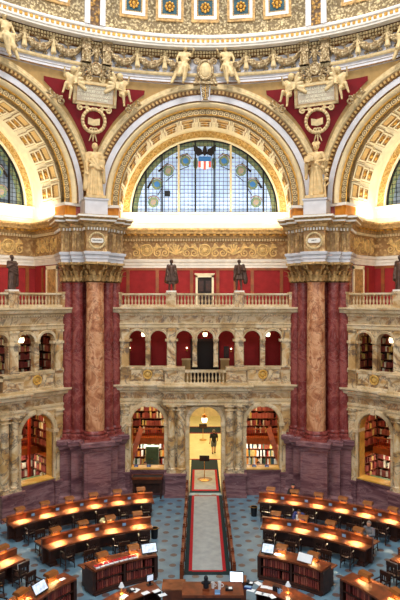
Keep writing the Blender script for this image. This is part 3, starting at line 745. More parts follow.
def capital(sc=1.0, h=1.0, r=.42):
    """leafy capital: bell, two tiers of curling leaves, corner scrolls, abacus"""
    bell = MB(); bell.lathe([(r, 0), (r+.05, .03), (r, .06), (r*.95, .1), (r*1.02, h*.6), (r*1.3, h*.86)], n=20); m = MB()
    for tier, (z0, z1, n, off) in enumerate(((.06, h*.42, 8, 0), (.1, h*.68, 8, pi/8))):
        for k in range(n):
            a = 2*pi*k/n+off; d = Vector((cos(a), sin(a), 0)); t = Vector((-sin(a), cos(a), 0)); rows = []
            for q in range(6):
                f = q/5; rr = r+.04+.15*f**3+(.1 if q == 5 else 0); z = z0+(z1-z0)*(f if q < 5 else .9); w = r*.36*(1-.55*f*f)
                rows.append([d*rr-t*w+Vector((0, 0, z)), d*(rr+.05)+Vector((0, 0, z)), d*rr+t*w+Vector((0, 0, z))])
            m.grid(rows)
    for k in range(4):
        a = pi/4+pi/2*k; d = Vector((cos(a), sin(a), 0)); c = d*r*1.42+Vector((0, 0, h*.8)); pts = []
        for q in range(15): b = pi/2+2*pi*1.3*q/14; rr = .17*r/.42*(1-.7*q/14); pts.append(c+d*rr*cos(b)+Vector((0, 0, rr*sin(b))))
        m.tube(pts, .04, 5); m.cap(d*r*1.0+Vector((0, 0, h*.45)), c+Vector((0, 0, .16)), .04, .04, 6)
    e = r*1.5; m.prism([(-e, -e), (0, -e*.82), (e, -e), (e*.82, 0), (e, e), (0, e*.82), (-e, e), (-e*.82, 0)], h*.88, h)
    for k in range(4): a = pi/2*k; m.sphere((e*.86*cos(a), e*.86*sin(a), h*.92), .09, 6, 5)
    return bell, m
def column(name, label, loc, rz, rb, rt, z1, hc, shaft, group=None):
    t = thing(name, label, 'column', loc, rz, group); z0 = loc[2]
    b = MB(); e = rb*1.34; b.box(-e, e, -e, e, 0, .1); b.lathe([(0, .1), (rb*1.34, .1), (rb*1.38, .15), (rb*1.34, .21), (rb*1.15, .23), (rb*1.12, .27), (rb*1.2, .3), (rb*1.22, .34), (rb*1.18, .38), (rb*1.05, .4), (rb, .46)], n=24)
    b.build('base', 'red_marble', t, True)
    H = z1-z0; s = MB(); s.lathe([(rb, .45), (rb, 1.2), (rb*.99, H*.4), (rb*.95, H*.7), (rt*1.01, H-.06), (rt*1.08, H-.05), (rt*1.08, H)], n=28); s.build('shaft', shaft, t, True)
    bell, lv = capital(1, hc, rt); o = bell.build('capital', 'dark_gold', t, True); o.location = (0, 0, H); lv.build('acanthus', 'dull_gold', o)
    return t
ZB = 3.12
big = column('marble_column', 'tall rose-brown marble column on the pier under the statue holding a book', pol(14.1, A22, ZB), A22, .465, .415, 10.75, Z_A0-10.75, 'rose_marble')
dup(big, pol(14.1, -A22, ZB), -A22, 'tall rose-brown marble column on the pier under the statue beside a little tree')
eng = None
for ang, side in ((A22, 'left'), (-A22, 'right')):
    for i, (w, v) in enumerate(((-1.17, 14.92), (-.74, 14.66), (.74, 14.66), (1.17, 14.92))):
        p = bay(w, v, ZB, ang)
        lab = 'dark red marble half-column on the %s pier, %s of its four from the left' % (side, ORD[i])
        if eng is None: eng = column('engaged_column', lab, p, ang, .31, .285, 10.75, Z_A0-10.75, 'red_marble', 'dark red half-columns of the piers')
        else: dup(eng, p, ang, lab)

# ------------------------------------------------------------------ ring cornice and dome
a0, a1 = R(-5), R(185); n = 120
def ring(prof, nm, mat, par, smooth=False): return MB().lathe(prof, 0, 0, n, a0, a1).build(nm, mat, par, smooth)
trim = struct(ring([(14.02, 20.76), (13.93, 20.78), (13.92, 20.84), (13.96, 20.87), (13.96, 21.1), (13.9, 21.14), (13.86, 21.2), (13.84, 21.28), (14.05, 21.29)], 'trim_1', 'blue_white_plaster', None))
trim['label'] = 'ring cornice with garlands below the dome'
ring([(13.955, 20.98), (13.93, 20.99), (13.955, 21.0)], 'ring_fillet', 'dull_gold', trim)
ring([(13.9, 20.77), (13.9, 20.84)], 'ring_bead', 'dark_gold', trim)
ring([(13.89, 21.13), (13.85, 21.19), (13.83, 21.285)], 'ring_moulding', 'relief_plaster', trim)
ring([(14.03, 21.28), (14.03, 22.2)], 'garland_ground', 'blue_white_plaster', trim)
ring([(14.03, 22.06), (13.93, 22.1), (13.93, 22.4), (13.7, 22.42)], 'dentil_ground', 'dark_gold', trim)
ring([(13.75, 22.4), (13.44, 22.42), (13.42, 22.5), (13.38, 22.53), (13.37, 22.6), (13.4, 22.62), (13.4, 22.8), (13.34, 22.82), (13.32, 22.88), (14.4, 22.92)], 'ring_fascia', 'white_plaster', trim)
d = MB(); g = MB()
for k in range(300):
    t = R(-88)+R(176)*k/299; c = Vector(pol(13.88, t)); rd = Vector(pol(1, t)); tt = Vector((cos(t), sin(t), 0))
    d.obox((c.x, c.y, 22.16), tt*.045, rd*.06, (0, 0, .04)); d.obox((c.x, c.y, 22.32), tt*.05, rd*.07, (0, 0, .06))
for k in range(170):
    t = R(-88)+R(176)*k/169; c = Vector(pol(13.385, t)); rd = Vector(pol(1, t)); tt = Vector((cos(t), sin(t), 0)); g.obox((c.x, c.y, 22.71), tt*.07, rd*.02, (0, 0, .07))
d.build('ring_dentil', 'relief_plaster', trim); g.build('ring_boss', 'gold_leaf', trim)

RS = 14.2
def dp(t, th, off=0): r = (RS-off)*cos(th); return Vector((-r*sin(t), r*cos(t), 23.35+(RS-off)*sin(th)))
rows = [[dp(R(-95+190*j/100), R(k*2.5)) for k in range(13)] for j in range(101)]
rows = [[Vector((r[0].x, r[0].y, 22.9))]+r for r in rows]
dome = struct(MB().grid(rows).build('ceiling', 'dome_ornament', None, True)); dome['label'] = 'lower zone of the coffered dome'
MB().grid([[dp(R(-95+190*j/100), 0, o) + Vector((0, 0, z)) for o, z in ((.02, -.45), (.02, .02))] for j in range(101)]).build('dome_walkway', 'blue_white_plaster', dome)
wb = MB(); gb = MB()
for k in range(-3, 4):
    tc_ = A22+A45*k
    for s in (-1, 1):
        wb.grid([[dp(tc_+s*R(o), R(q*3), d_) for q in range(11)] for o, d_ in ((1.0, .02), (1.0, .14), (2.05, .14), (2.05, .02))])
    gb.grid([[dp(tc_+R(o), R(q*3), .05) for q in range(11)] for o in (-1.0, 1.0)])
wb.build('dome_rib', 'blue_white_plaster', dome); gb.build('rib_panel', 'rib_ornament', dome)
def coffer(t, th, first):
    c = dp(t, th, .05); nrm = (Vector((0, 0, 23.35))-c).normalized(); tx = Vector((cos(t), sin(t), 0)); tz = nrm.cross(tx); tz = tz if tz.z > 0 else -tz
    return c, tx, tz, nrm
fr = MB(); bl = MB(); ro = MB(); eg = MB(); og = MB()
for k in range(-2, 3):
    for i in range(-2, 3):
        for th in (R(5.45), R(11.6)):
            t = A45*k+R(7.35)*i; c, tx, tz, nr = coffer(t, th, 0); h = .5
            for s in (-1, 1):
                fr.obox(c+tx*s*h, tx*.07, tz*(h+.07), nr*.08); fr.obox(c+tz*s*h, tx*(h-.07), tz*.07, nr*.08); og.obox(c+tx*s*(h+.14), tx*.06, tz*(h+.2), nr*.05); og.obox(c+tz*s*(h+.14), tx*(h+.08), tz*.06, nr*.05)
                for q in range(9): eg.obox(c+tx*s*(h-.11)+tz*(q-4)*.085, tx*.03, tz*.03, nr*.05); eg.obox(c+tz*s*(h-.11)+tx*(q-4)*.085, tx*.03, tz*.03, nr*.05)
            bl.obox(c, tx*h, tz*h, nr*.02)
            M = Matrix.Translation(c+nr*.05)
            for q in range(8): b = 2*pi*q/8; ro.sphere(c+nr*.05+tx*.19*cos(b)+tz*.19*sin(b), .075, 8, 5)
            ro.sphere(c+nr*.07, .1, 8, 5)
fr.build('coffer_frame', 'white_plaster', dome); og.build('coffer_border', 'dull_gold', dome); bl.build('coffer_ground', 'coffer_blue', dome); ro.build('coffer_rosette', 'gold_leaf', dome, True); eg.build('coffer_dentil', 'dull_gold', dome)
# ------------------------------------------------------------------ bodies
JS = dict(pel=(0, 0, .52), chest=(0, 0, .715), neck=(0, 0, .83), head=(0, -.012, .925),
          sL=(-.115, 0, .795), eL=(-.152, .012, .63), wL=(-.15, -.05, .49), sR=(.115, 0, .795), eR=(.152, .012, .63), wR=(.15, -.05, .49),
          hL=(-.052, 0, .5), kL=(-.058, -.012, .27), aL=(-.06, .012, .035), hR=(.052, 0, .5), kR=(.058, -.012, .27), aR=(.06, .012, .035))
SIT = dict(JS, pel=(0, 0, .37), chest=(0, -.01, .56), neck=(0, -.01, .67), head=(0, -.03, .765), sL=(-.112, -.01, .64), sR=(.112, -.01, .64),
           eL=(-.15, -.08, .52), wL=(-.08, -.22, .535), eR=(.15, -.08, .52), wR=(.08, -.22, .535), hL=(-.055, 0, .355), kL=(-.06, -.25, .355), aL=(-.06, -.24, .035), hR=(.055, 0, .355), kR=(.06, -.25, .355), aR=(.06, -.24, .035))
OLD = {k: (v[0], v[1], v[2]-.06) if k not in ('aL', 'aR') else v for k, v in SIT.items()}
def V(p): return Vector(p)
def hand(m, w, e, sgn):
    w = V(w); d = (w-V(e)).normalized(); up = Vector((0, -1, 0)) if abs(d.y) < .8 else Vector((0, 0, 1))
    n = (up-d*up.dot(d)).normalized(); sd = d.cross(n)*sgn
    m.cap(w, w+d*.035, .017, .018, 8); m.cap(w+d*.03-sd*.01, w+d*.04+sd*.01, .014, .014, 8)
    for i, L in enumerate((.026, .031, .029, .022)):
        b = w+d*.048+sd*(.0195-.013*i); k = b+d*L*.6+n*.004; m.cap(b-d*.02, k, .0068, .006, 6); m.cap(k, k+d*L*.45+n*L*.5, .006, .005, 6)
    b = w+d*.02+sd*.018; k = b+sd*.014+d*.016+n*.004; m.cap(b, k, .0075, .0068, 6); m.cap(k, k+d*.018+n*.01, .0066, .005, 6)
def body(J, parts='all', fat=1.0, g=0):
    m = MB()
    if parts in ('all', 'head'):
        h = V(J['head']); m.sphere(h, (.052, .064, .07), 14, 10); m.sphere(h+V((0, -.022, -.035)), (.036, .04, .036), 10, 8)
        m.cap(h+V((0, -.058, .012)), h+V((0, -.072, -.012)), .008, .011, 6); m.cap(h+V((-.016, -.062, -.036)), h+V((.016, -.062, -.036)), .007, .007, 6)
        for s in (-1, 1): m.sphere(h+V((s*.053, .004, -.004)), (.009, .015, .022), 8, 6); m.cap(h+V((s*.012, -.06, .02)), h+V((s*.034, -.052, .02)), .008, .006, 6)
        m.cap(J['neck'], h-V((0, -.01, .03)), .031, .03)
    if parts in ('all', 'torso', 'top'):
        m.sphere(J['chest'], ((.105+g)*fat, (.066+g)*fat, .115+g), 14, 10); m.cap(J['pel'], J['chest'], (.082+g)*fat, (.09+g)*fat); m.sphere(J['pel'], ((.096+g)*fat, (.07+g)*fat, .07+g), 14, 10)
        m.cap(J['sL'], J['sR'], .038+g, .038+g); m.cap(J['chest'], J['neck'], .06+g, .036+g)
    if parts in ('all', 'torso', 'arms'):
        for a in 'LR': m.cap(J['s'+a], J['e'+a], .037+g, .031+g); m.cap(J['e'+a], J['w'+a], .03+g, .021+g)
    if parts == 'all':
        for a, s in (('L', 1), ('R', -1)): hand(m, J['w'+a], J['e'+a], s)
    if parts in ('all', 'legs'):
        for a, s in (('L', -1), ('R', 1)):
            m.cap(J['h'+a], J['k'+a], .06+g, .044+g); m.cap(J['k'+a], J['a'+a], .043+g, .027+g)
            if parts == 'all': f = V(J['a'+a]); m.cap(f+V((0, .02, -.012)), f+V((s*.008, -.085, -.017)), .024, .017)
        m.sphere(J['pel'], (.1+g, .074+g, .075+g), 12, 8)
    return m
def scale(m, s): m.v = [(p[0]*s, p[1]*s, p[2]*s) for p in m.v]; return m
def shoes(J):
    m = MB()
    for a, s in (('L', -1), ('R', 1)): f = V(J['a'+a]); m.cap(f+V((0, .02, -.008)), f+V((s*.008, -.09, -.014)), .03, .021)
    return m
def hair(J, long=False):
    h = V(J['head']); m = MB(); m.sphere(h+V((0, .008, .014)), (.058, .066, .066), 14, 10)
    if long: m.sphere(h+V((0, .035, -.04)), (.056, .04, .08), 12, 8)
    out = MB(); out.v = [p for p in m.v]; out.f = [f for f in m.f]
    # open the hair over the face
    c = [h.y-.03, h.z+.03]; out.f = [f for f in out.f if not (sum(out.v[i][1] for i in f)/len(f) < c[0] and sum(out.v[i][2] for i in f)/len(f) < c[1])]
    return out
def person(label, loc, rz, J, s, top, legs, haircol, long=False, group=None, short=False, shoe='cloth_black'):
    t = thing('person', label, 'person', loc, rz, group)
    remesh(scale(body(J), s), 'body', 'skin', .0085, t, 2)
    remesh(scale(body(J, 'torso', g=.009) if not short else body(J, 'top', g=.009).add(sleeves(J)), s), 'shirt', top, .014, t, 3)
    m = body(J, 'legs', g=.008)
    if short:
        m = MB(); m.sphere(J['pel'], (.108, .082, .08), 12, 8)
        for a in 'LR': m.cap(J['h'+a], V(J['h'+a]).lerp(V(J['k'+a]), .75), .07, .062)
    remesh(scale(m, s), 'shorts' if short else 'trousers', legs, .014, t, 3)
    scale(hair(J, long), s).build('hair', haircol, t, True)
    remesh(scale(shoes(J), s), 'shoe', shoe, .012, t, 2)
    e = MB(); h = V(J['head'])
    for q in (-1, 1): e.sphere((h+V((q*.021, -.058, .006)))*s, .0065*s, 6, 4)
    e.build('eye', 'hair_black', t)
    return t
def sleeves(J):
    m = MB()
    for a in 'LR': m.cap(J['s'+a], V(J['s'+a]).lerp(V(J['e'+a]), .7), .046, .042)
    return m

# ------------------------------------------------------------------ plaster statues on the piers
def robe(m, z0, z1, r0, r1, k, fold=.1, ey=.75, c=(0, 0), ph=0):
    prof = [(r0+(r1-r0)*(q/10)**.8, z0+(z1-z0)*q/10) for q in range(11)]
    q = MB(); q.lathe([(.001, z0)]+prof+[(.001, z1)], c[0], c[1], 60, 0, 2*pi, fold, k, ey); return m.add(q)
def standing_statue(J, extra, s, vox, nm, mat, par, folds=13, rb=.15, hem=.02, smooth=2):
    m = body(J); robe(m, hem, .56, rb, .1, folds, .15); extra(m, J); return remesh(scale(m, s), nm, mat, vox, par, 1)
def ex_philosophy(m, J):
    m.obox((.1, -.1, .6), (.05, 0, 0), (0, .02, 0), (0, -.01, .07))                       # closed book held against the hip
    for k in range(5): m.cap((-.12+.05*k, -.075, .7-.03*abs(k-2)), (.02+.03*k, -.09, .5), .022, .02)
    m.cap((-.14, .02, .78), (-.17, .04, .15), .045, .05); m.cap((.15, .03, .75), (.17, .05, .3), .04, .045); m.sphere((0, .015, .945), (.06, .068, .065), 12, 8)
    m.cap((-.1, -.07, .55), (.1, -.075, .56), .035, .03)
def ex_art(m, J):
    m.obox((-.1, -.15, .66), (.09, 0, .01), (0, .04, 0), (0, 0, .035)); m.prism_y([(-.19, .69), (-.01, .71), (-.1, .75)], -.19, -.11)  # model temple on the arm
    m.cap((-.17, -.05, .6), (-.18, -.02, .35), .04, .03); m.cap((.02, -.07, .52), (.1, -.05, .08), .035, .05)
    for k in range(7): a = pi*k/6; m.cap((.05*cos(a), 0, .965+.02*sin(a)), (.075*cos(a), 0, .99+.045*sin(a)), .014, .01)
    m.cap((.0, -.08, .6), (.14, -.04, .52), .03, .03)
J = dict(JS, eR=(.16, -.02, .64), wR=(.11, -.1, .56), eL=(-.155, 0, .62), wL=(-.15, -.03, .47))
BASE_S = 14.825
st = thing('robed_statue', 'pale gold plaster statue of a robed woman holding a closed book, over the left pier', 'statue', pol(14.1, A22, BASE_S), A22)
b = MB(); b.box(-.46, .46, -.4, .4, 0, .14); b.build('base', 'statue_plaster', st)
o = standing_statue(J, ex_philosophy, 2.62, .022, 'figure', 'statue_plaster', st); o.location.z = .12
J = dict(JS, eR=(.17, -.02, .66), wR=(.08, -.13, .63), eL=(-.16, -.03, .66), wL=(-.12, -.15, .62), kR=(.07, -.04, .27))
st = thing('robed_statue', 'pale gold plaster statue of a crowned woman beside a little tree', 'statue', pol(14.1, -A22, BASE_S), -A22)
b = MB(); b.box(-.46, .46, -.4, .4, 0, .14); b.build('base', 'statue_plaster', st)
o = standing_statue(J, ex_art, 2.62, .022, 'figure', 'statue_plaster', st, 11, .13); o.location.z = .12
m = MB(); m.tube([(.42, .1, .14), (.4, .08, .7), (.46, .1, 1.2), (.42, .08, 1.75)], [.07, .055, .045, .03], 8)
for k in range(9): a = k*2.4; z = .6+.14*k; m.cap((.43, .09, z), (.43+.16*cos(a), .09-.12*abs(sin(a)), z+.16), .03, .05, 6)
for z in (.95, 1.35): m.sphere((.5, -.02, z), (.13, .05, .09))
m.build('little_tree', 'statue_plaster', st, True)

# ------------------------------------------------------------------ bronze statues standing on the top balustrade
def bronze(label, u, ang, J, extra, folds, hem, rb, h=1.62):
    p = bay(u, 14.32, 10.3, ang); t = thing('bronze_statue', label, 'statue', p, ang)
    b = MB(); b.box(-.25, .25, -.2, .2, 0, .08); b.build('base', 'white_plaster', t)
    m = body(J)
    if hem is not None: robe(m, hem, .56, rb, .1, folds, .1)
    extra(m, J); o = remesh(scale(m, h), 'figure', 'bronze', .022, t, 2); o.location.z = .06
    return t
def ex_cloak(m, J):
    for s in (-1, 1): m.cap((s*.1, .03, .8), (s*.17, .03, .3), .05, .06); m.cap((s*.13, -.02, .6), (s*.15, -.03, .33), .045, .05)
    m.sphere((0, .02, .945), (.062, .066, .06), 12, 8); robe(m, .22, .78, .16, .13, 9, .08, .6, (0, .03))
def ex_breeches(m, J):
    robe(m, .36, .62, .14, .1, 8, .08); m.cap((.13, .05, .8), (.2, .06, .28), .06, .07); m.cap((.17, .03, .7), (.22, .04, .34), .05, .06); m.cap((-.02, -.07, .8), (-.02, -.09, .55), .04, .05)
    m.sphere((0, .02, .94), (.06, .064, .06), 12, 8); m.cap((-.1, .04, .75), (-.13, .05, .36), .05, .06)
def ex_toga(m, J):
    for k in range(5): m.cap((-.11, -.05, .8-.06*k), (.13, -.07, .74-.075*k), .028, .03)
    m.cap((.15, 0, .64), (.17, .02, .14), .045, .05); m.sphere((0, -.04, .885), (.035, .03, .045))
    m.sphere((0, .015, .945), (.06, .068, .06), 12, 8)
bronze('bronze statue of a figure in a long cloak, left of the top gallery door', -1.73, 0, dict(JS, wL=(-.12, -.1, .5), wR=(.12, -.1, .52), aL=(-.07, .01, .035), aR=(.07, -.02, .035)), ex_cloak, 8, .3, .12)
bronze('bronze statue of a man in knee breeches, right of the top gallery door', 1.73, 0, dict(JS, eR=(.16, -.04, .64), wR=(.06, -.12, .66), aL=(-.08, .01, .035), kL=(-.08, -.01, .27), aR=(.07, -.04, .035)), ex_breeches, 8, None, .1)
bronze('dark bronze statue in a folded toga on the balustrade left of the left pier', 1.73, A45, dict(JS, eL=(-.15, -.03, .64), wL=(-.04, -.12, .7), kR=(.08, -.03, .27)), ex_toga, 12, .02, .12)
bronze('dark bronze robed statue on the balustrade right of the right pier', -1.73, -A45, dict(JS, eR=(.16, -.03, .65), wR=(.1, -.14, .6)), ex_cloak, 11, .02, .13)
for ang, us in ((A45, (-1.73,)), (-A45, (1.73,))): pass

# ------------------------------------------------------------------ top balustrades
bal = thing('balustrade', 'pale marble balustrade of the top gallery across the middle bay', 'balustrade', (0, 14.32, 9.54), 0)
m = MB(); m.box(-4.75, 4.75, -.2, .2, 0, .12); m.build('plinth', 'cream_trim', bal)
m = MB(); m.box(-4.75, 4.75, -.17, .17, .6, .63); m.box(-4.75, 4.75, -.2, .2, .63, .7); m.build('rail', 'cream_trim', bal)
bme = None
for x in (-4.5, -1.73, 1.73, 4.5):
    m = MB(); m.box(x-.25, x+.25, -.22, .22, 0, .7); m.box(x-.28, x+.28, -.25, .25, .66, .76); m.box(x-.17, x+.17, -.235, -.2, .16, .58); m.build('pedestal', 'cream_marble', bal)
x = -4.12
xs = [-4.25+.165+.175*k for k in range(14)]+[-1.48+.09+.176*k for k in range(17)]+[1.98+.08+.175*k for k in range(13)]
for x in xs:
    if bme is None:
        b = MB(); b.box(-.055, .055, -.055, .055, .12, .16); b.lathe([(.035, .16), (.03, .19), (.06, .28), (.062, .32), (.03, .44), (.025, .5), (.045, .53), (.045, .56)], n=10); b.box(-.05, .05, -.05, .05, .56, .61)
        o = b.build('baluster', 'cream_trim', bal, True); bme = o.data
    else: o = link('baluster', bme, bal)
    o.location.x = x
dup(bal, bay(0, 14.32, 9.54, A45), A45, 'pale marble balustrade of the top gallery left of the left pier')
dup(bal, bay(0, 14.32, 9.54, -A45), -A45, 'pale marble balustrade of the top gallery right of the right pier')

# ------------------------------------------------------------------ tablets, wreaths, crests on the pendentives
def leafspray(m, pts, r=.05):
    for a, b in zip(pts, pts[1:]):
        A = V(a); B = V(b); d = B-A; n = Vector((-d.z, 0, d.x)).normalized(); m.cap(A, B, .025, .025, 6)
        for s in (-1, 1): m.cap(A+d*.3, A+d*.8+n*s*.13, .03, .045, 6)
def cherub(m, s):
    """small winged child seated beside the tablet, leaning on it"""
    q = body(dict(OLD, eL=(-.16, -.03, .5), wL=(-.2, -.08, .62), eR=(.15, -.05, .45), wR=(.1, -.16, .4), kL=(-.08, -.2, .33), aL=(-.09, -.2, .1), kR=(.07, -.22, .25), aR=(.1, -.2, .02)), fat=1.15)
    h = V(OLD['head']); q.sphere(h+V((0, 0, .01)), (.085, .09, .09), 12, 8)
    for k in range(5): q.cap((.04, .08, .52), (.12+.07*k, .12, .82-.1*k), .03, .05)
    m.add(q, Matrix.Diagonal((-s, 1, 1, 1))); return m
ART = ['THE INQUIRY KNOWLEDGE', 'AND BELIEF OF TRUTH', 'IS THE SOVEREIGN GOOD', 'OF HUMAN NATURE'], ['AS ONE LAMP LIGHTS', 'ANOTHER NOR GROWS LESS', 'SO NOBLENESS', 'ENKINDLETH NOBLENESS']
LEAN = R(12)
for ang, lines, which, nm in ((A22, ART[0], 'left', 'PHILOSOPHY'), (-A22, ART[1], 'right', 'ART')):
    t = thing('inscription_tablet', 'framed stone tablet with gold capitals on the red pendentive over the %s statue' % which, 'tablet', pol(14.1, ang, 19.95), ang); t.rotation_euler = (LEAN, 0, ang); t.scale = (1.12, 1.12, 1.12)
    m = MB(); m.box(-.82, .82, -.02, .1, -.36, .36); m.build('slab', 'tablet_stone', t)
    m = MB()
    for s in (-1, 1):
        x0, x1 = sorted((s*.82, s*.95)); m.box(x0, x1, -.06, .12, -.49, .49); m.box(-.95, .95, -.06, .12, *sorted((s*.36, s*.49)))
    m.build('frame', 'relief_plaster', t)
    m = MB()
    for s in (-1, 1): m.box(*sorted((s*.8, s*.84)), -.075, -.05, -.38, .38); m.box(-.84, .84, -.075, -.05, *sorted((s*.35, s*.385)))
    m.build('gilt_fillet', 'dull_gold', t)
    for k, ln in enumerate(lines): letters(ln, 'lettering', 'letter_gold', .15, (0, -.03, .24-.16*k), t, depth=.006, width=min(1.5, .075*len(ln)))
    for s in (-1, 1):
        m = MB()
        m.spiral((s*.26, -.02, .62), .15, .03, 1.5, .05, -pi/2, 1, 16, 5, s); m.build('upper_scroll', 'relief_plaster', t, True); m = MB(); m.spiral((s*.62, -.02, -.62), .14, .03, 1.4, .045, pi/2, -1, 16, 5, s); m.spiral((s*.3, -.02, -.6), .1, .02, 1.4, .04, pi/2, -1, 14, 5, s); m.cap((s*.3, -.02, -.6), (s*.62, -.02, -.62), .03, .03); m.build('lower_scroll', 'relief_plaster', t, True); m = MB()
        leafspray(m, [(s*.15, -.04, .98), (s*.42, -.06, 1.02), (s*.7, -.04, .96), (s*.95, 0, .82), (s*1.15, .02, .6)])
        leafspray(m, [(s*.15, -.04, .8), (s*.4, -.06, .84), (s*.65, -.04, .78), (s*.9, 0, .62)]); m.build('laurel', 'relief_ornament', t, True)
    t2 = thing('wreath_medallion', 'round plaster wreath with an open book under the %s tablet' % which, 'medallion', pol(14.38, ang, 18.72), ang); t2.rotation_euler = (LEAN, 0, ang); t2.scale = (1.2, 1.2, 1.2)
    m = MB(); m.torus((0, 0, 0), .46, .07, n=28)
    for k in range(22): a = 2*pi*k/22; m.sphere((.46*cos(a), -.04, .46*sin(a)), .075, 6, 5)
    m.build('wreath', 'relief_plaster', t2, True)
    m = MB(); m.prism_y([(-.24, .12), (0, .06), (0, -.2), (-.24, -.14)], -.05, .04); m.prism_y([(0, .06), (.24, .12), (.24, -.14), (0, -.2)], -.05, .04); m.build('open_book', 'relief_plaster', t2)
    m = MB()
    for s in (-1, 0, 1): m.torus((s*.1, 0, -.34), .06, .03, n=10); m.cap((s*.07, 0, -.56), (s*.16, 0, -.8), .035, .02)
    m.build('ribbon', 'relief_plaster', t2, True)
    t3 = thing('crest', 'plaster cartouche crest above the %s tablet' % which, 'crest', pol(13.85, ang, 21.1), ang)
    m = MB(); m.sphere((0, 0, 0), (.24, .1, .32), 14, 10); m.torus((0, -.06, 0), .2, .06, n=20, sc=(1, 1.35))
    for s in (-1, 1): m.spiral((s*.34, 0, .12), .14, .03, 1.3, .05, pi, -1, 14, 5, s); m.spiral((s*.24, 0, -.26), .12, .03, 1.3, .045, pi/2, -1, 14, 5, s); leafspray(m, [(s*.3, 0, -.2), (s*.55, 0, -.12), (s*.8, .02, -.1)])
    m.build('shield', 'relief_ornament', t3, True)
    for s, sd in ((-1, 'left'), (1, 'right')):
        t4 = thing('cherub_figure', 'plaster winged cherub leaning on the %s end of the %s tablet' % (sd, which), 'figure', pol(14.05, ang+s*-R(6.1), 19.5), ang); t4.rotation_euler = (LEAN, R(-16)*s, ang)
        remesh(scale(cherub(MB(), s), 1.95), 'figure', 'relief_plaster', .03, t4, 2)
        m = MB(); m.spiral((s*.1, .0, -.15), .2, .04, 1.4, .06, pi/2, -1, 16, 5, s); leafspray(m, [(s*.1, 0, .0), (s*.35, 0, -.12), (s*.6, .05, -.05), (s*.85, .1, .1)]); m.build('scroll_seat', 'relief_ornament', t4, True)
    # paired short pilasters with an eagle between, breaking the garland frieze
    t5 = thing('frieze_niche', 'pair of short fluted pilasters with a small eagle between, over the %s tablet' % which, 'ornament', pol(13.8, ang, 21.3), ang)
    for s in (-1, 1):
        m = MB(); x = s*.5; m.box(x-.2, x+.2, -.14, .2, 0, 1.08); m.box(x-.24, x+.24, -.2, .2, 0, .12); m.box(x-.24, x+.24, -.2, .2, .62, .7); m.box(x-.25, x+.25, -.22, .2, .98, 1.1)
        for k in range(3): m.box(x-.14+.1*k, x-.1+.1*k, -.17, -.13, .74, .96)
        m.cap((x, -.14, .18), (x, -.14, .52), .13, .13, 10)
        m.build('pilaster', 'relief_ornament', t5)
    m = MB(); m.cap((0, -.02, .2), (0, -.06, .62), .12, .1); m.sphere((0, -.1, .78), .085); m.cap((0, -.16, .78), (0, -.2, .75), .03, .015)
    for s in (-1, 1):
        for k in range(4): m.cap((s*.08, 0, .56), (s*(.14+.04*k), .02, .85-.17*k), .04, .05, 6)
    m.build('eagle', 'relief_ornament', t5, True)
    # name tablet in its wreath on the pier's frieze
    t6 = thing('name_tablet', 'small white tablet lettered %s in a gilt wreath on the pier frieze' % nm, 'tablet', pol(13.63, ang, 12.76), ang)
    m = MB(); m.prism_y([(-.3, -.06), (-.24, -.11), (.24, -.11), (.3, -.06), (.3, .06), (.24, .11), (-.24, .11), (-.3, .06)], -.05, .02); m.build('slab', 'white_plaster', t6)
    m = MB(); m.torus((0, 0, 0), .37, .05, n=28)
    for k in range(20): a = 2*pi*k/20; m.sphere((.37*cos(a), -.03, .37*sin(a)), .05, 6, 4)
    m.build('wreath', 'relief_plaster', t6, True)
    letters(nm, 'lettering', 'letter_dark', .1, (0, -.055, 0), t6, depth=.004, width=.46 if len(nm) > 4 else .26, bold=.002)

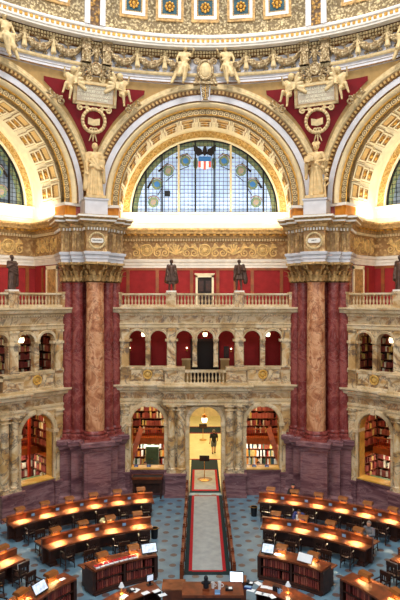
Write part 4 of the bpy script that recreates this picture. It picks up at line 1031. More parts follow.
# ------------------------------------------------------------------ crowning group over the middle arch
def crown_group(ang, only=None, lab=''):
    if only is None:
        t = thing('cartouche', 'large plaster shield cartouche over the top of the middle arch', 'cartouche', bay(0, 13.78, 21.3, ang), ang)
        m = MB(); m.prism_y([(.42*sin(a)*(1-.25*cos(a)*-1) if 0 else .44*sin(a)*(.8+.2*cos(a)), .5*cos(a)+.1) for a in [2*pi*k/28 for k in range(28)]], -.1, .2)
        m.sphere((0, -.08, .1), (.28, .1, .38), 14, 10); m.build('shield', 'relief_plaster', t, True)
        m = MB(); m.torus((0, -.1, .1), .36, .07, n=26, sc=(1, 1.3))
        for s in (-1, 1): m.spiral((s*.42, -.06, .52), .17, .03, 1.5, .06, pi, -1, 18, 5, s); m.spiral((s*.36, -.06, -.38), .15, .03, 1.5, .06, pi/2, -1, 18, 5, s)
        m.box(-.6, .6, -.2, .2, -.62, -.5); m.build('scrollwork', 'relief_ornament', t, True)
        k = thing('keystone_console', 'leafy keystone bracket hanging below the large cartouche', 'keystone', bay(0, 13.86, 19.92, ang), ang)
        m = MB(); m.prism_y([(-.2, 0), (.2, 0), (.27, .86), (-.27, .86)], -.12, .1); m.build('bracket', 'blue_white_plaster', k)
        m = MB()
        for q in range(6):
            for s in (-1, 1): m.cap((s*.04, -.14, .1+.12*q), (s*(.13+.012*q), -.15, .2+.12*q), .035, .05, 6)
        m.sphere((0, -.14, .03), (.14, .07, .06)); m.build('leaf', 'relief_ornament', k, True); m = MB(); m.box(-.018, .018, -.2, -.1, .05, .84); m.build('gilt_rib', 'gold_leaf', k)
    for s, sd in ((-1, 'left'), (1, 'right')):
        if only is not None and s != only: continue
        Jx = dict(OLD, eL=(-.17, -.02, .46), wL=(-.16, -.12, .36), eR=(.16, -.06, .5), wR=(.2, -.16, .56), kL=(-.1, -.16, .3), aL=(-.14, -.12, .06), kR=(.02, -.2, .2), aR=(-.02, -.18, -.14), head=(.03, -.03, .7))
        m = body(Jx); robe(m, .2, .36, .15, .1, 9, .1); m.cap((-.02, -.1, .3), (-.12, -.16, .05), .07, .06); m.cap((.05, -.12, .26), (.0, -.16, -.05), .06, .05)
        for k in range(4): m.cap((-.06-.03*k, .02, .3), (-.2-.03*k, 0, .1-.06*k), .035, .04)
        m.sphere((.03, -.02, .73), (.058, .066, .055)); m.cap((-.1, -.04, .52), (.1, -.07, .42), .03, .03)
        q = MB(); q.add(m, Matrix.Diagonal((-s*-1 if 0 else (1 if s < 0 else -1), 1, 1, 1)))
        t = thing('seated_figure', lab or 'plaster figure seated on the ring cornice, %s of the large cartouche' % sd, 'statue', bay(s*1.05, 13.62, 20.92, ang), ang)
        remesh(scale(q, 2.15), 'figure', 'relief_plaster', .03, t, 2)
crown_group(0)
crown_group(A45, 1, 'plaster figure on the ring cornice, cut by the left edge of the photo')
crown_group(-A45, -1, 'plaster figure on the ring cornice, cut by the right edge of the photo')

# ------------------------------------------------------------------ garland frieze of the ring
g = MB(); pts = []
for k in range(15): f = k/14; x = -.6+1.2*f; pts.append((x, -.08-.06*sin(pi*f), .62-.36*sin(pi*f)))
g.tube(pts, [.09+.11*sin(pi*k/14) for k in range(15)], 8)
for k in range(26): f = (k+.5)/26; g.sphere((-.6+1.2*f+random.uniform(-.03, .03), -.16-.08*sin(pi*f)+random.uniform(-.03, .03), .62-.36*sin(pi*f)+random.uniform(-.11, .11)), .085, 6, 5)
g.cap((-.5, -.05, .75), (-.62, -.05, .3), .05, .04); g.cap((0, -.06, .74), (.06, -.06, .5), .05, .05); g.sphere((0, -.06, .72), (.14, .08, .09)); g.cap((-.2, -.02, .76), (.2, -.02, .76), .035, .035)
for s in (-1, 1): g.cap((s*.3, -.06, .16), (s*.2, -.08, .02), .05, .03); g.sphere((s*.36, -.05, .1), .07)
gm = g.mesh('garland', 'relief_ornament', True)
q = body(dict(JS, eL=(-.2, -.02, .7), wL=(-.24, -.06, .82), eR=(.2, -.02, .7), wR=(.24, -.06, .82)), fat=1.25); q.sphere((0, -.02, .93), (.09, .095, .095), 12, 8); robe(q, .16, .5, .15, .1, 7, .1)
po = remesh(scale(q, 1.0), 'frieze_putto', 'relief_plaster', .03, trim, 2); pm = po.data
first = True
for k in range(-9, 10):
    t = R(5.63)*k
    near = min(abs(t-A22), abs(t+A22), abs(t), abs(t-A45), abs(t+A45))
    if near > R(2.6): o = link('garland', gm, trim); o.location = pol(13.98, t, 21.33); o.rotation_euler.z = t
    tp = t+R(2.815)
    if min(abs(tp-A22), abs(tp+A22)) > R(3.4) and min(abs(tp), abs(tp-A45), abs(tp+A45)) > R(3.4):
        o = po if first else link('frieze_putto', pm, trim); first = False
        o.location = pol(13.86, tp, 21.29); o.rotation_euler.z = tp

# ------------------------------------------------------------------ lanterns and wall lights
def lantern(label, loc, cord, s=1.0, group=None):
    t = thing('hanging_lantern', label, 'lantern', loc, 0, group)
    m = MB(); m.lathe([(0, -.02), (.1*s, 0), (.14*s, .12*s), (.13*s, .26*s), (.08*s, .34*s), (0, .34*s)], n=12); m.build('lantern_glass', 'lantern_light', t, True)
    m = MB()
    for k in range(6): a = pi*k/3; m.cap((.1*s*cos(a), .1*s*sin(a), 0), (.142*s*cos(a), .142*s*sin(a), .26*s), .008, .008, 5)
    m.lathe([(.15*s, .25*s), (.1*s, .36*s), (.03, .42*s), (0, .44*s)], n=12); m.lathe([(0, -.06*s), (.05*s, -.03*s), (.11*s, 0), (.1*s, .02)], n=12); m.build('lantern_frame', 'brass', t, True)
    m = MB(); m.cap((0, 0, .4*s), (0, 0, cord), .012, .012, 6); m.build('chain', 'brass', t)
    return t
lantern('bright glass lantern hanging in the arch of the central doorway', (-.03, 15.9, 3.3), 1.25, 1.1)
lantern('glowing lantern in the middle gallery, behind the leftmost pair of small arches', (-3.28, 15.6, 7.95), 1.35, .85)
lantern('glowing lantern in the middle gallery before the dark door', (0, 15.6, 7.95), 1.35, .85)
lantern('glowing lantern in the middle gallery, behind the rightmost pair of small arches', (3.35, 15.6, 7.95), 1.35, .85)
lantern('white globe lantern in the small arches of the left bay', bay(2.86, 15.6, 7.8, A45), 1.5, 1.05)
lantern('white globe lantern in the small arches of the right bay', bay(-2.75, 15.6, 7.8, -A45), 1.5, 1.05)
for x, z, lab in ((-4.17, 7.2, 'small wall light on the red wall beside the left pier'), (1.46, 7.15, 'small wall light on the red wall right of the dark door'), (-1.0, 7.2, 'small wall light on the red wall left of the dark door')):
    t = thing('wall_light', lab, 'wall light', (x, 17.0, z)); m = MB(); m.sphere((0, -.12, .04), .045, 10, 6); m.build('globe', 'lantern_light', t, True); m = MB(); m.cap((0, 0, -.1), (0, -.12, -.05), .02, .02, 6); m.lathe([(0, -.16), (.06, -.14), (.06, -.1), (0, -.08)], n=10); m.build('bracket', 'brass', t)
t = thing('picture', 'dark framed picture on the red middle gallery wall', 'picture', (1.2, 16.99, 7.0)); m = MB(); m.box(-.14, .14, -.03, 0, -.32, .32); m.build('frame', 'black_frame', t); m = MB(); m.box(-.1, .1, -.035, -.025, -.27, .27); m.build('canvas', 'dark_wood', t)
for x, lab in ((-1.0, 'pale low cabinet left of the dark door in the middle gallery'), (1.05, 'pale low cabinet right of the dark door in the middle gallery')):
    t = thing('low_cabinet', lab, 'cabinet', (x, 15.6, 5.565)); m = MB(); m.box(-.22, .22, -.2, .2, 0, 1.15); m.build('body', 'tan_plaster', t); m = MB(); m.box(-.25, .25, -.23, .23, 1.15, 1.2); m.build('lid', 'cream_plaster', t)
def at(px, py, z):
    """the point of the hall at height z seen at that spot of the photo"""
    D = 572*(9.9-z)/(py-300); return ((px-200)*D/572-.27, D-14.9, z)
SIDE = {1: 'left', -1: 'right'}
# ------------------------------------------------------------------ carpets, barriers, sign stands of the entrance aisle
t = thing('carpet_runner', 'long dark green carpet runner with red-bordered cream strip leading to the doorway', 'carpet', (0, 10, 0))
m = MB(); m.box(-.84, .84, -4.3, 4.05, .002, .015); m.build('field', 'green_carpet', t)
m = MB(); m.box(-.68, -.56, -4.05, 4.0, .015, .02); m.box(.56, .68, -4.05, 4.0, .015, .02); m.box(-.56, .56, -4.09, -3.97, .015, .02); m.box(-.56, .56, 3.92, 4.0, .015, .02); m.build('border', 'red_carpet', t)
m = MB(); m.box(-.56, .56, -3.97, 3.92, .015, .018); m.build('strip', 'cream_carpet', t)
t = thing('carpet_mat', 'cream mat with red border and round dark medallion inside the doorway', 'carpet', (0, 17.2, .013))
m = MB(); m.box(-.8, .8, -2.7, 3.3, 0, .012); m.build('field', 'green_carpet', t)
m = MB(); m.box(-.7, .7, -2.5, 1.2, .012, .016); m.build('border', 'red_carpet', t)
m = MB(); m.box(-.58, .58, -2.3, 1.1, .016, .02); m.build('centre', 'cream_carpet', t)
m = MB(); m.lathe([(.24, .02), (.24, .024), (.42, .024), (.42, .02)], 0, -.6, 28); m.lathe([(0, .024), (.12, .024), (.12, .02)], 0, -.6, 20); m.build('medallion', 'dark_gold', t)
t = thing('carpet_band', 'dark green carpet band with red edges crossing the far end of the corridor', 'carpet', (0, 28.6, .013))
m = MB(); m.box(-3, 3, -1.0, 1.0, 0, .012); m.build('field', 'green_carpet', t); m = MB(); m.box(-3, 3, -1.15, -1.0, 0, .014); m.box(-3, 3, 1.0, 1.15, 0, .014); m.build('edge', 'red_carpet', t)
m = MB(); m.box(-1.0, 1.0, 20.53, 20.7, .0125, .014); tag(m.build('carpet_edging', 'red_carpet'), 'thin red strip across the pale corridor floor', 'carpet')
for s in (1, -1):
    t = thing('aisle_barrier', 'long dark wooden barrier along the %s edge of the carpet runner' % SIDE[s], 'barrier', (-s*.9, 9, 0))
    m = MB(); m.box(-.05, .05, -4.4, 4.4, .78, .86); m.build('handrail', 'mahogany', t)
    m = MB(); m.box(-.035, .035, -4.4, 4.4, .1, .2); m.build('bottom_rail', 'dark_wood', t)
    m = MB(); m.box(-.015, .015, -4.4, 4.4, .2, .78); m.build('panel', 'dark_wood', t); bm = None
    for k in range(9):
        if bm is None: q = MB(); q.box(-.06, .06, -.06, .06, 0, .9); q.sphere((0, 0, .95), .055, 8, 6); o = q.build('post', 'mahogany', t); bm = o.data
        else: o = link('post', bm, t)
        o.location.y = -4.4+1.1*k
for loc, lab, zt in (((-.03, 16.4, .039), 'dark notice on a thin brass stand at the front of the doorway mat', 1.2), ((-.06, 25.5, .013), 'dark red notice on a brass stand far down the corridor', .98)):
    t = thing('sign_stand', lab, 'sign', loc)
    m = MB(); m.lathe([(0, 0), (.26, 0), (.26, .03), (.08, .06), (.02, .1), (0, .1)], n=18); m.build('base', 'brass', t, True)
    m = MB(); m.cap((0, 0, .08), (0, 0, zt-.12), .018, .016, 8); m.build('pole', 'brass', t)
    m = MB(); m.box(-.27, .27, -.02, .02, zt-.16, zt+.15); m.build('frame', 'black_frame', t)
    m = MB(); m.box(-.23, .23, -.026, -.018, zt-.12, zt+.11); m.build('panel', 'dark_wood', t)

# ------------------------------------------------------------------ curved double reading desks
def reading_desk(label, rf, ta, tb, n):
    tm = (ta+tb)/2; h = (tb-ta)/2; rm = rf+.56
    t = thing('reading_desk', label, 'desk', pol(rm, tm), tm); M = Matrix.Translation((0, -rm, 0))
    def part(nm, mat, *abs_):
        q = MB()
        for a in abs_: q.arcbox(*a, 14)
        w = MB(); w.add(q, M); return w.build(nm, mat, t)
    part('desktop', 'desk_top', (rf, rf+.52, -h, h, .69, .73), (rf+.6, rf+1.12, -h, h, .69, .73))
    part('edge_moulding', 'mahogany', (rf-.02, rf+.02, -h, h, .66, .72), (rf+1.1, rf+1.14, -h, h, .66, .72))
    part('divider', 'mahogany', (rf+.51, rf+.61, -h, h, .6, .94), (rf+.48, rf+.64, -h, h, .94, .98))
    part('apron', 'dark_wood', (rf+.5, rf+.62, -h*.99, h*.99, .06, .6))
    pw = .055
    for k in range(n+1):
        a = -h+2*h*k/n; a = max(min(a, h-pw*.6), -h+pw*.6); d = .24/rm/2
        if k in (0, n): part('pedestal', 'dark_wood', (rf+.22, rf+.9, a-d, a+d, .1, .68), (rf+.16, rf+.96, a-d*1.25, a+d*1.25, 0, .12), (rf+.16, rf+.96, a-d*1.2, a+d*1.2, .6, .68))
        elif k % 2 == 0: part('support', 'dark_wood', (rf+.3, rf+.82, a-d*.6, a+d*.6, .0, .68))
    for k in range(1, n):
        a = -h+2*h*k/n; c = V(pol(rf+.46, a))+V((0, -rm, 0)); tt = V((cos(a), sin(a), 0)); rd = V(pol(1, a))
        q = MB(); q.obox((c.x, c.y, .83), tt*.07, rd*.012, (0, 0, .05)); q.build('number_plate', 'pale_blue_card', t)
    return t
lamp0 = None
def reading_lamp(label, r, t, z, dim=1):
    global lamp0
    if lamp0 is None:
        L = thing('reading_lamp', label, 'lamp', pol(r, t, z+.002), t, 'hooded reading lamps on the desks')
        m = MB(); m.box(-.17, .17, -.1, .1, 0, .015); m.build('base', 'lamp_hood', L)
        for sx in (-1, 1): m = MB(); m.box(sx*.15-.012, sx*.15+.012, -.03, .03, .015, .2); m.build('post', 'brass', L)
        m = MB(); m.prism_y([], 0, 0) if 0 else None
        ro = [(-.16, .17), (-.1, .26), (.1, .26), (.16, .17), (.15, .155), (.09, .245), (-.09, .245), (-.15, .155)]
        i = len(m.v)
        m.v += [(-.2, y, zz) for y, zz in ro]+[(.2, y, zz) for y, zz in ro]
        for k in range(8): m.f.append((i+k, i+(k+1) % 8, i+8+(k+1) % 8, i+8+k))
        for e in (-.2, .2): m.v += [(e, -.155, .16), (e, -.1, .25), (e, .1, .25), (e, .155, .16)]; q = len(m.v); m.f.append((q-4, q-3, q-2, q-1))
        m.build('lamp_hood', 'lamp_hood', L)
        m = MB()
        for s in (-1, 1): m.cap((-.15, s*.09, .185), (.15, s*.09, .185), .016, .016, 8)
        m.build('lamp_tube', 'bulb', L)
        for s, pw in ((-1, 24), (1, 8)):
            l = area('lamp_light', (0, s*.17, .15), (R(-16 if s < 0 else 16), 0, 0), .26, pw, (1, .82, .54), L, .06, spread=R(80))
        lamp0 = L; return L
    L = dup(lamp0, pol(r, t, z+.002), t, label)
    if dim != 1:
        for c in L.children:
            if c.type == 'LIGHT': c.data = c.data.copy(); c.data.energy *= dim
    return L
def area(name, loc, rot, size, power, col, parent=None, sy=None, shape='RECTANGLE', spread=pi):
    l = bpy.data.lights.new(name, 'AREA'); l.energy = power; l.color = col; l.shape = shape; l.size = size; l.spread = spread
    if sy: l.size_y = sy
    o = bpy.data.objects.new(name, l); COL.objects.link(o); o.location = loc; o.rotation_euler = rot
    if parent is not None: o.parent = parent
    return o
chair0 = None
def chair(label, r, t, rz, wood='chair_wood'):
    global chair0
    if chair0 is None:
        c = thing('wooden_chair', label, 'chair', pol(r, t), rz, 'wooden reading room chairs')
        m = MB(); m.box(-.2, .2, -.18, .22, .39, .43); m.box(-.18, .18, -.16, .2, .35, .39); m.build('seat', wood, c)
        m = MB(); m.box(-.2, -.15, -.22, -.17, .43, .84); m.box(.15, .2, -.22, -.17, .43, .84); m.box(-.21, .21, -.235, -.175, .72, .86); m.box(-.15, .15, -.215, -.185, .5, .56)
        for k in range(4): m.box(-.12+.07*k, -.085+.07*k, -.21, -.19, .55, .73)
        m.build('backrest', wood, c)
        for sx in (-1, 1):
            for y0, y1 in ((-.2, -.17), (.18, .18)):
                q = MB(); q.tube([(sx*.185, y0-.02 if y0 < 0 else y0, 0), (sx*.175, y1, .38)], [.018, .026], 6); q.build('leg', wood, c)
        for sx in (-1, 1):
            m = MB(); m.box(sx*.18-.012, sx*.18+.012, -.18, .18, .16, .19); m.build('stretcher', wood, c)
            m = MB(); m.box(sx*.2-.02, sx*.2+.02, -.2, .12, .6, .63); m.box(sx*.2-.015, sx*.2+.015, .08, .11, .42, .605); m.build('arm', wood, c)
        chair0 = c; return c
    return dup(chair0, pol(r, t), rz, label)
def row_words(s, row): return {1: 'long outer curved desk', 2: 'inner curved desk'}[row]+' %s of the carpet' % SIDE[s]
for s in (1, -1):
    for row, rf, a, b, n in ((1, 11.35, 12.0, 43.6, 6), (2, 8.4, 14.9, 43.7, 4)):
        ta, tb = sorted((s*R(a), s*R(b)))
        reading_desk('%s curved wooden reading desk with hooded lamps, %s of the carpet' % ('outer' if row == 1 else 'inner', SIDE[s]), rf, ta, tb, n)
        st_ = (b-a)/n
        for k in range(n):
            t = s*R(a+st_*(k+.5))
            reading_lamp('hooded lamp on the %s, %s from it' % (row_words(s, row), ORD[k]), rf+.56, t, .98)
            jit = R(random.uniform(-5, 5))
            chair('dark chair before the %s, %s from the carpet' % (row_words(s, row), ORD[k]), rf-.24-(.08 if k % 3 == 1 else 0), t-s*R(.6), t+jit)
    # next inner desk, cut by the frame
    ta, tb = sorted((s*R(50.3), s*R(79)))
    reading_desk('curved wooden reading desk cut by the %s edge of the photo' % SIDE[s], 8.4, ta, tb, 4)
    for k in range(2):
        t = s*R(50.3+7.2*(k+.5))
        reading_lamp('hooded lamp on the desk at the %s photo edge, %s from the aisle' % (SIDE[s], ORD[k]), 8.96, t, .98)
        chair('dark wooden chair at the desk at the %s photo edge, %s from the aisle' % (SIDE[s], ORD[k]), 8.14, t-s*R(1), t)
    # chairs on the far side of the inner desk
    for k, t in enumerate((37.5, 40.8) if s > 0 else (35.5,)):
        chair('wooden chair half hidden behind the inner %s desk, %s from its outer end' % (SIDE[s], ORD[1-k]), 9.86, s*R(t), s*R(t)+pi)

# ------------------------------------------------------------------ low curved bookcases with reading ledges behind
vol_me = []
for k in range(5): q = MB(); q.box(-.031, .031, -.1, .1, 0, .255); q.box(-.033, .033, -.105, -.098, .05, .07); q.box(-.033, .033, -.105, -.098, .19, .21); vol_me.append(q.mesh('bound_volume', 'volume_red_%d' % k))
def low_bookcase(label, ta, tb, books, glab):
    tm = (ta+tb)/2; h = (tb-ta)/2; rf = 5.7
    t = thing('low_bookcase', label, 'bookcase', pol(rf, tm), tm); M = Matrix.Translation((0, -rf, 0))
    def part(nm, mat, *abs_):
        q = MB()
        for a in abs_: q.arcbox(*a, 10)
        w = MB(); w.add(q, M); return w.build(nm, mat, t)
    e = .06/rf
    part('back', 'dark_wood', (6.1, 6.2, -h, h, 0, .82)); part('plinth', 'dark_wood', (5.66, 6.2, -h, h, 0, .13), (5.62, 6.2, -h*1.01, h*1.01, 0, .05))
    part('top', 'mahogany', (5.64, 6.3, -h*1.01, h*1.01, .8, .86)); part('shelf', 'dark_wood', (5.7, 6.1, -h, h, .44, .47))
    for a in (-h, h): part('end_panel', 'dark_wood', (5.68, 6.2, a-e, a+e, .05, .82))
    part('divider', 'dark_wood', (5.69, 6.1, -e*.6, e*.6, .13, .8))
    part('reading_ledge', 'desk_top', (6.2, 6.75, -h, h, .64, .68)); part('ledge_support', 'dark_wood', (6.2, 6.6, -h+e, -h+3*e, 0, .64)); part('ledge_support', 'dark_wood', (6.2, 6.6, h-3*e, h-e, 0, .64))
    if books:
        lo, hi = books
        for z, sh in ((.47, 'upper'), (.13, 'lower')):
            k = 0; a = ta+2.4*e; n = 24
            for k in range(n):
                f = (k+.5)/n; a = ta+2.2*e+(tb-ta-4.4*e)*f
                if abs(a-tm) < 1.6*e or not (lo <= a <= hi) or random.random() < .03: continue
                o = link('bound_volume', random.choice(vol_me)); o.location = pol(5.84, a, z+.004); o.rotation_euler = (0, 0, a); o.scale = (1, 1, random.uniform(.93, 1.06))
                tag(o, 'dark red bound volume on the %s shelf of the %s' % (sh, glab), 'book', 'red volumes on the %s shelf of the %s' % (sh, glab))
    return t
for s in (1, -1):
    ta, tb = sorted((s*R(18.7), s*R(42)))
    low_bookcase('low dark bookcase of red volumes, %s of the central desk' % SIDE[s], ta, tb, (-9, 9), 'bookcase %s of the central desk' % SIDE[s])
    ta, tb = sorted((s*R(49.5), s*R(73)))
    lo, hi = sorted((s*R(49.5), s*R(63)))
    low_bookcase('low dark bookcase cut by the bottom %s corner of the photo' % SIDE[s], ta, tb, (lo, hi), 'bookcase in the bottom %s corner' % SIDE[s])
    for k, t in enumerate((25.5, 36.5, 55, 67)):
        where = 'low bookcase %s of the central desk' % SIDE[s] if k < 2 else 'low bookcase in the bottom %s corner' % SIDE[s]
        reading_lamp('lit hooded lamp behind the %s, %s from the carpet' % (where, ORD[k % 2]), 6.2, s*R(t), .862, .3)
        chair('wooden chair behind the %s, %s from the carpet' % (where, ORD[k % 2]), 7.0, s*R(t), s*R(t)+pi)
# things lying and standing on the low bookcases
for k in range(9):
    t = R(26.2+1.75*k); o = thing('catalogue', 'red and white booklet on the low left bookcase, %s from the carpet' % ORD[k], 'book', pol(5.82, t, .862), t+R(random.uniform(-8, 8)), 'booklets on the low left bookcase')
    m = MB(); m.box(-.075, .075, -.12, .12, 0, .03); m.build('pages', 'paper', o); m = MB(); m.box(-.078, .078, -.06, .124, .03, .036); m.build('cover', 'red_carpet', o)
def page_stand(label, t, r, w=.2, mat='screen_page', tilt=35):
    o = thing('display_stand', label, 'display', pol(r-.08, t, .862), t)
    M = Matrix.Translation((0, 0, .2)) @ Matrix.Rotation(R(-tilt), 4, 'X')
    q = MB(); q.box(-w-.03, w+.03, -.012, .012, -.19, .17); w_ = MB(); w_.add(q, M); w_.build('frame', 'black_frame', o)
    q = MB(); q.box(-w, w, -.018, -.01, -.15, .14); w_ = MB(); w_.add(q, M); w_.build('page', mat, o)
    q = MB(); q.box(-.1, .1, -.06, .1, 0, .02); q.box(-.03, .03, .0, .04, .01, .2); q.build('foot', 'plastic_black', o)
page_stand('bright tilted display on the carpet end of the low left bookcase', R(20.8), 5.95, .26)
page_stand('bright tilted display on the carpet end of the low right bookcase', -R(21.5), 5.95)
page_stand('bright tilted display on the bookcase in the bottom left corner', R(62.5), 5.95, .26)
o = thing('open_book', 'large open book on a slanted stand on the low right bookcase', 'book', pol(5.82, -R(35), .862), -R(35))
M = Matrix.Translation((0, 0, .16)) @ Matrix.Rotation(R(-38), 4, 'X')
for s in (-1, 1): q = MB(); q.obox((s*.13, 0, .01), (.13, 0, 0), (0, .012, 0), (0, 0, .14)); w_ = MB(); w_.add(q, M); w_.build('page', 'paper', o)
q = MB(); q.box(-.28, .28, .016, .03, -.15, .16); w_ = MB(); w_.add(q, M); w_.build('stand', 'mahogany', o); q = MB(); q.box(-.1, .1, -.02, .12, 0, .05); q.build('foot', 'mahogany', o)
for t, lab in ((R(52.5), 'pink note card on the bookcase in the bottom left corner'), (-R(24.5), 'cream card beside the display on the low right bookcase')):
    m = MB(); m.box(-.09, .09, -.07, .07, 0, .008); o = tag(m.build('note_card', 'paper'), lab, 'card'); o.location = pol(5.95, t, .861); o.rotation_euler.z = t

# ------------------------------------------------------------------ central circulation desk
for s in (1, -1):
    t = thing('service_counter', 'curved wooden service counter with papers, %s of the raised central desk' % SIDE[s], 'counter', (0, 0, 0))
    ta, tb = sorted((s*R(27.5), s*R(88)))
    m = MB(); m.arcbox(3.2, 3.9, ta, tb, .88, .92, 16); m.build('countertop', 'mahogany', t)
    m = MB(); m.arcbox(3.72, 3.84, ta, tb, 0, .88, 16); m.build('front_panel', 'dark_wood', t)
    m = MB(); m.arcbox(3.22, 3.72, ta, tb, .38, .42, 16); m.arcbox(3.22, 3.72, ta, tb, 0, .08, 16); m.build('inner_shelf', 'dark_wood', t)
    for k in range(7): a = ta+(tb-ta)*k/6; m = MB(); m.arcbox(3.24, 3.72, a-.006, a+.006, 0, .88, 1); m.build('partition', 'dark_wood', t)
t = thing('central_desk', 'raised boxy wooden desk at the foot of the carpet runner', 'desk', (.1, 2.25, 0))
m = MB(); m.box(-.84, .84, -.34, .36, 0, 1.17); m.build('body', 'dark_wood', t); m = MB(); m.box(-.9, .92, -.4, .42, 1.17, 1.25); m.build('top', 'mahogany', t)
for k in range(3): m = MB(); m.box(-.78+.54*k, -.3+.54*k, -.36, -.33, .2, 1.05); m.build('panel', 'mahogany', t)
t = thing('side_pedestal', 'plain brown wooden box cabinet left of the raised central desk', 'cabinet', (-1.06, 2.95, 0)); m = MB(); m.box(-.36, .3, -.3, .3, 0, .98); m.build('body', 'mahogany', t); m = MB(); m.box(-.39, .33, -.33, .33, .98, 1.03); m.build('top', 'desk_top', t)
t = thing('side_pedestal', 'brown wooden box cabinet behind the monitor right of the raised central desk', 'cabinet', (1.06, 3.5, 0)); m = MB(); m.box(-.14, .14, -.2, .2, 0, .9); m.build('body', 'mahogany', t); m = MB(); m.box(-.16, .16, -.22, .22, .9, .94); m.build('top', 'desk_top', t)
m = MB(); m.box(-.8, .85, -.3, .3, 0, .06); o = tag(m.build('floor_step', 'pale_blue_card'), 'low pale step between the carpet runner and the central desk', 'step'); o.location = (.1, 4.6, 0)
# on the raised desk
x, y, z = at(206, 590, 1.25); t = thing('desk_figurine', 'small dark figurine on a wooden block on the raised central desk', 'figurine', (x, y, z)); m = MB(); m.box(-.1, .1, -.08, .08, 0, .07); m.build('block', 'mahogany', t)
m = MB(); m.cap((0, 0, .1), (0, 0, .24), .09, .08); m.sphere((0, -.01, .36), (.07, .08, .085), 12, 8); m.cap((0, 0, .26), (0, 0, .34), .04, .04); m.cap((-.1, 0, .22), (.1, 0, .22), .05, .05); remesh(m, 'bust', 'plastic_black', .015, t)
for i, (px, py, h, mt, lab) in enumerate(((212.8, 588, .17, 'white_enamel', 'short white cup on the raised desk beside the figurine'), (219.5, 589, .22, 'paper', 'tall white cup standing on the raised desk'), (217.5, 594, .12, 'pale_blue_card', 'pale blue card holder at the edge of the raised desk'))):
    x, y, z = at(px, py, 1.25); t = thing('cup' if i < 2 else 'card_holder', lab, 'cup' if i < 2 else 'holder', (x, y, z))
    m = MB()
    if i < 2: m.lathe([(0, 0), (.045, 0), (.055, h), (.048, h), (.04, .02), (0, .02)], n=14); m.build('cup_wall', mt, t, True)
    else: m.box(-.08, .08, -.04, .04, 0, .02); m.box(-.08, .08, .0, .02, .02, h); m.build('holder_body', mt, t)
    if i < 2: m = MB(); m.torus((.07, 0, h*.5), h*.22, .012, n=10); m.build('handle', mt, t, True)
def telephone(label, loc, rz):
    t = thing('telephone', label, 'telephone', loc, rz); m = MB(); m.box(-.11, .11, -.1, .1, 0, .05); m.build('base', 'plastic_black', t); m = MB(); m.box(-.1, -.04, -.1, .1, .05, .085); m.build('handset', 'plastic_black', t); m = MB(); m.box(-.01, .09, -.07, .05, .05, .056); m.build('keypad', 'paper', t)
x, y, z = at(229, 589.5, 1.25); telephone('flat dark telephone on the raised central desk', (x, y, z), 0)
x, y, z = at(250, 584, .92); telephone('dark telephone on the right counter, behind the monitor', (x, y, z), -.3)
x, y, z = at(131, 591, .92); telephone('dark telephone on the left counter', (x, y, z), .6)
def monitor(label, loc, rz, w, h, mat):
    t = thing('computer_monitor', label, 'monitor', loc, rz); m = MB(); m.box(-w-.02, w+.02, -.01, .03, .12, .16+2*h); m.build('casing', 'plastic_black', t)
    m = MB(); m.box(-w, w, -.016, -.009, .14, .14+2*h); m.build('screen', mat, t); m = MB(); m.box(-.1, .1, -.06, .08, 0, .015); m.box(-.03, .03, .0, .03, .01, .2); m.build('stand', 'plastic_black', t)
x, y, z = at(236.5, 586, .92); monitor('bright white computer monitor beside the raised central desk', (x, y, z), -.15, .2, .15, 'screen')
x, y, z = at(150, 585, .92); monitor('small pale blue monitor on the left counter', (x, y, z), .5, .1, .09, 'screen_page')
x, y, z = at(248, 588.5, .92); t = thing('desk_tray', 'small blue tray in front of the telephone on the right counter', 'tray', (x, y, z), -.3); m = MB(); m.box(-.12, .12, -.07, .07, 0, .05); m.build('tray_box', 'plastic_blue', t); m = MB(); m.box(-.1, .1, -.05, .05, .05, .06); m.build('tray_paper', 'pale_blue_card', t)
x, y, z = at(279, 593, .92); t = thing('cup', 'blue cup on the right counter beside the lit desk lamp', 'cup', (x, y, z)); m = MB(); m.lathe([(0, 0), (.045, 0), (.05, .14), (.044, .14), (.04, .02), (0, .02)], n=12); m.build('cup_wall', 'pale_blue_card', t, True); m = MB(); m.torus((.065, 0, .07), .035, .01, n=10); m.build('handle', 'pale_blue_card', t)
x, y, z = at(277, 590.6, .921); t = thing('card_box', 'black card box on the right counter beside the blue cup', 'box', (x, y, z), -.6); m = MB(); m.box(-.11, .11, -.08, .08, 0, .14); m.build('box_body', 'plastic_black', t); m = MB(); m.box(-.115, .115, -.085, .085, .14, .16); m.build('lid', 'dark_wood', t)
PAPERS = [(136, 590.5, 'left'), (145.5, 593, 'left'), (156.5, 591, 'left'), (166.5, 589.6, 'left'), (124, 596.5, 'left'), (162.5, 595, 'left'), (258.5, 583.5, 'right'), (264.5, 587, 'right'), (272, 588.5, 'right'), (251, 590.3, 'right'), (259.5, 593.2, 'right'), (265.5, 594.6, 'right'), (272, 596.5, 'right')]
cnt = {'left': 0, 'right': 0}
for px, py, sd in PAPERS:
    x, y, z = at(px, py, .922); a = atan2(-x, y); m = MB(); m.box(-.12, .12, -.085, .085, 0, .006)
    o = tag(m.build('paper_sheet', 'paper'), 'white paper sheet on the %s service counter, %s of its sheets' % (sd, ORD[cnt[sd]]), 'paper', 'papers on the %s service counter' % sd); o.location = (x, y, z); o.rotation_euler.z = a+random.uniform(-.5, .5); cnt[sd] += 1
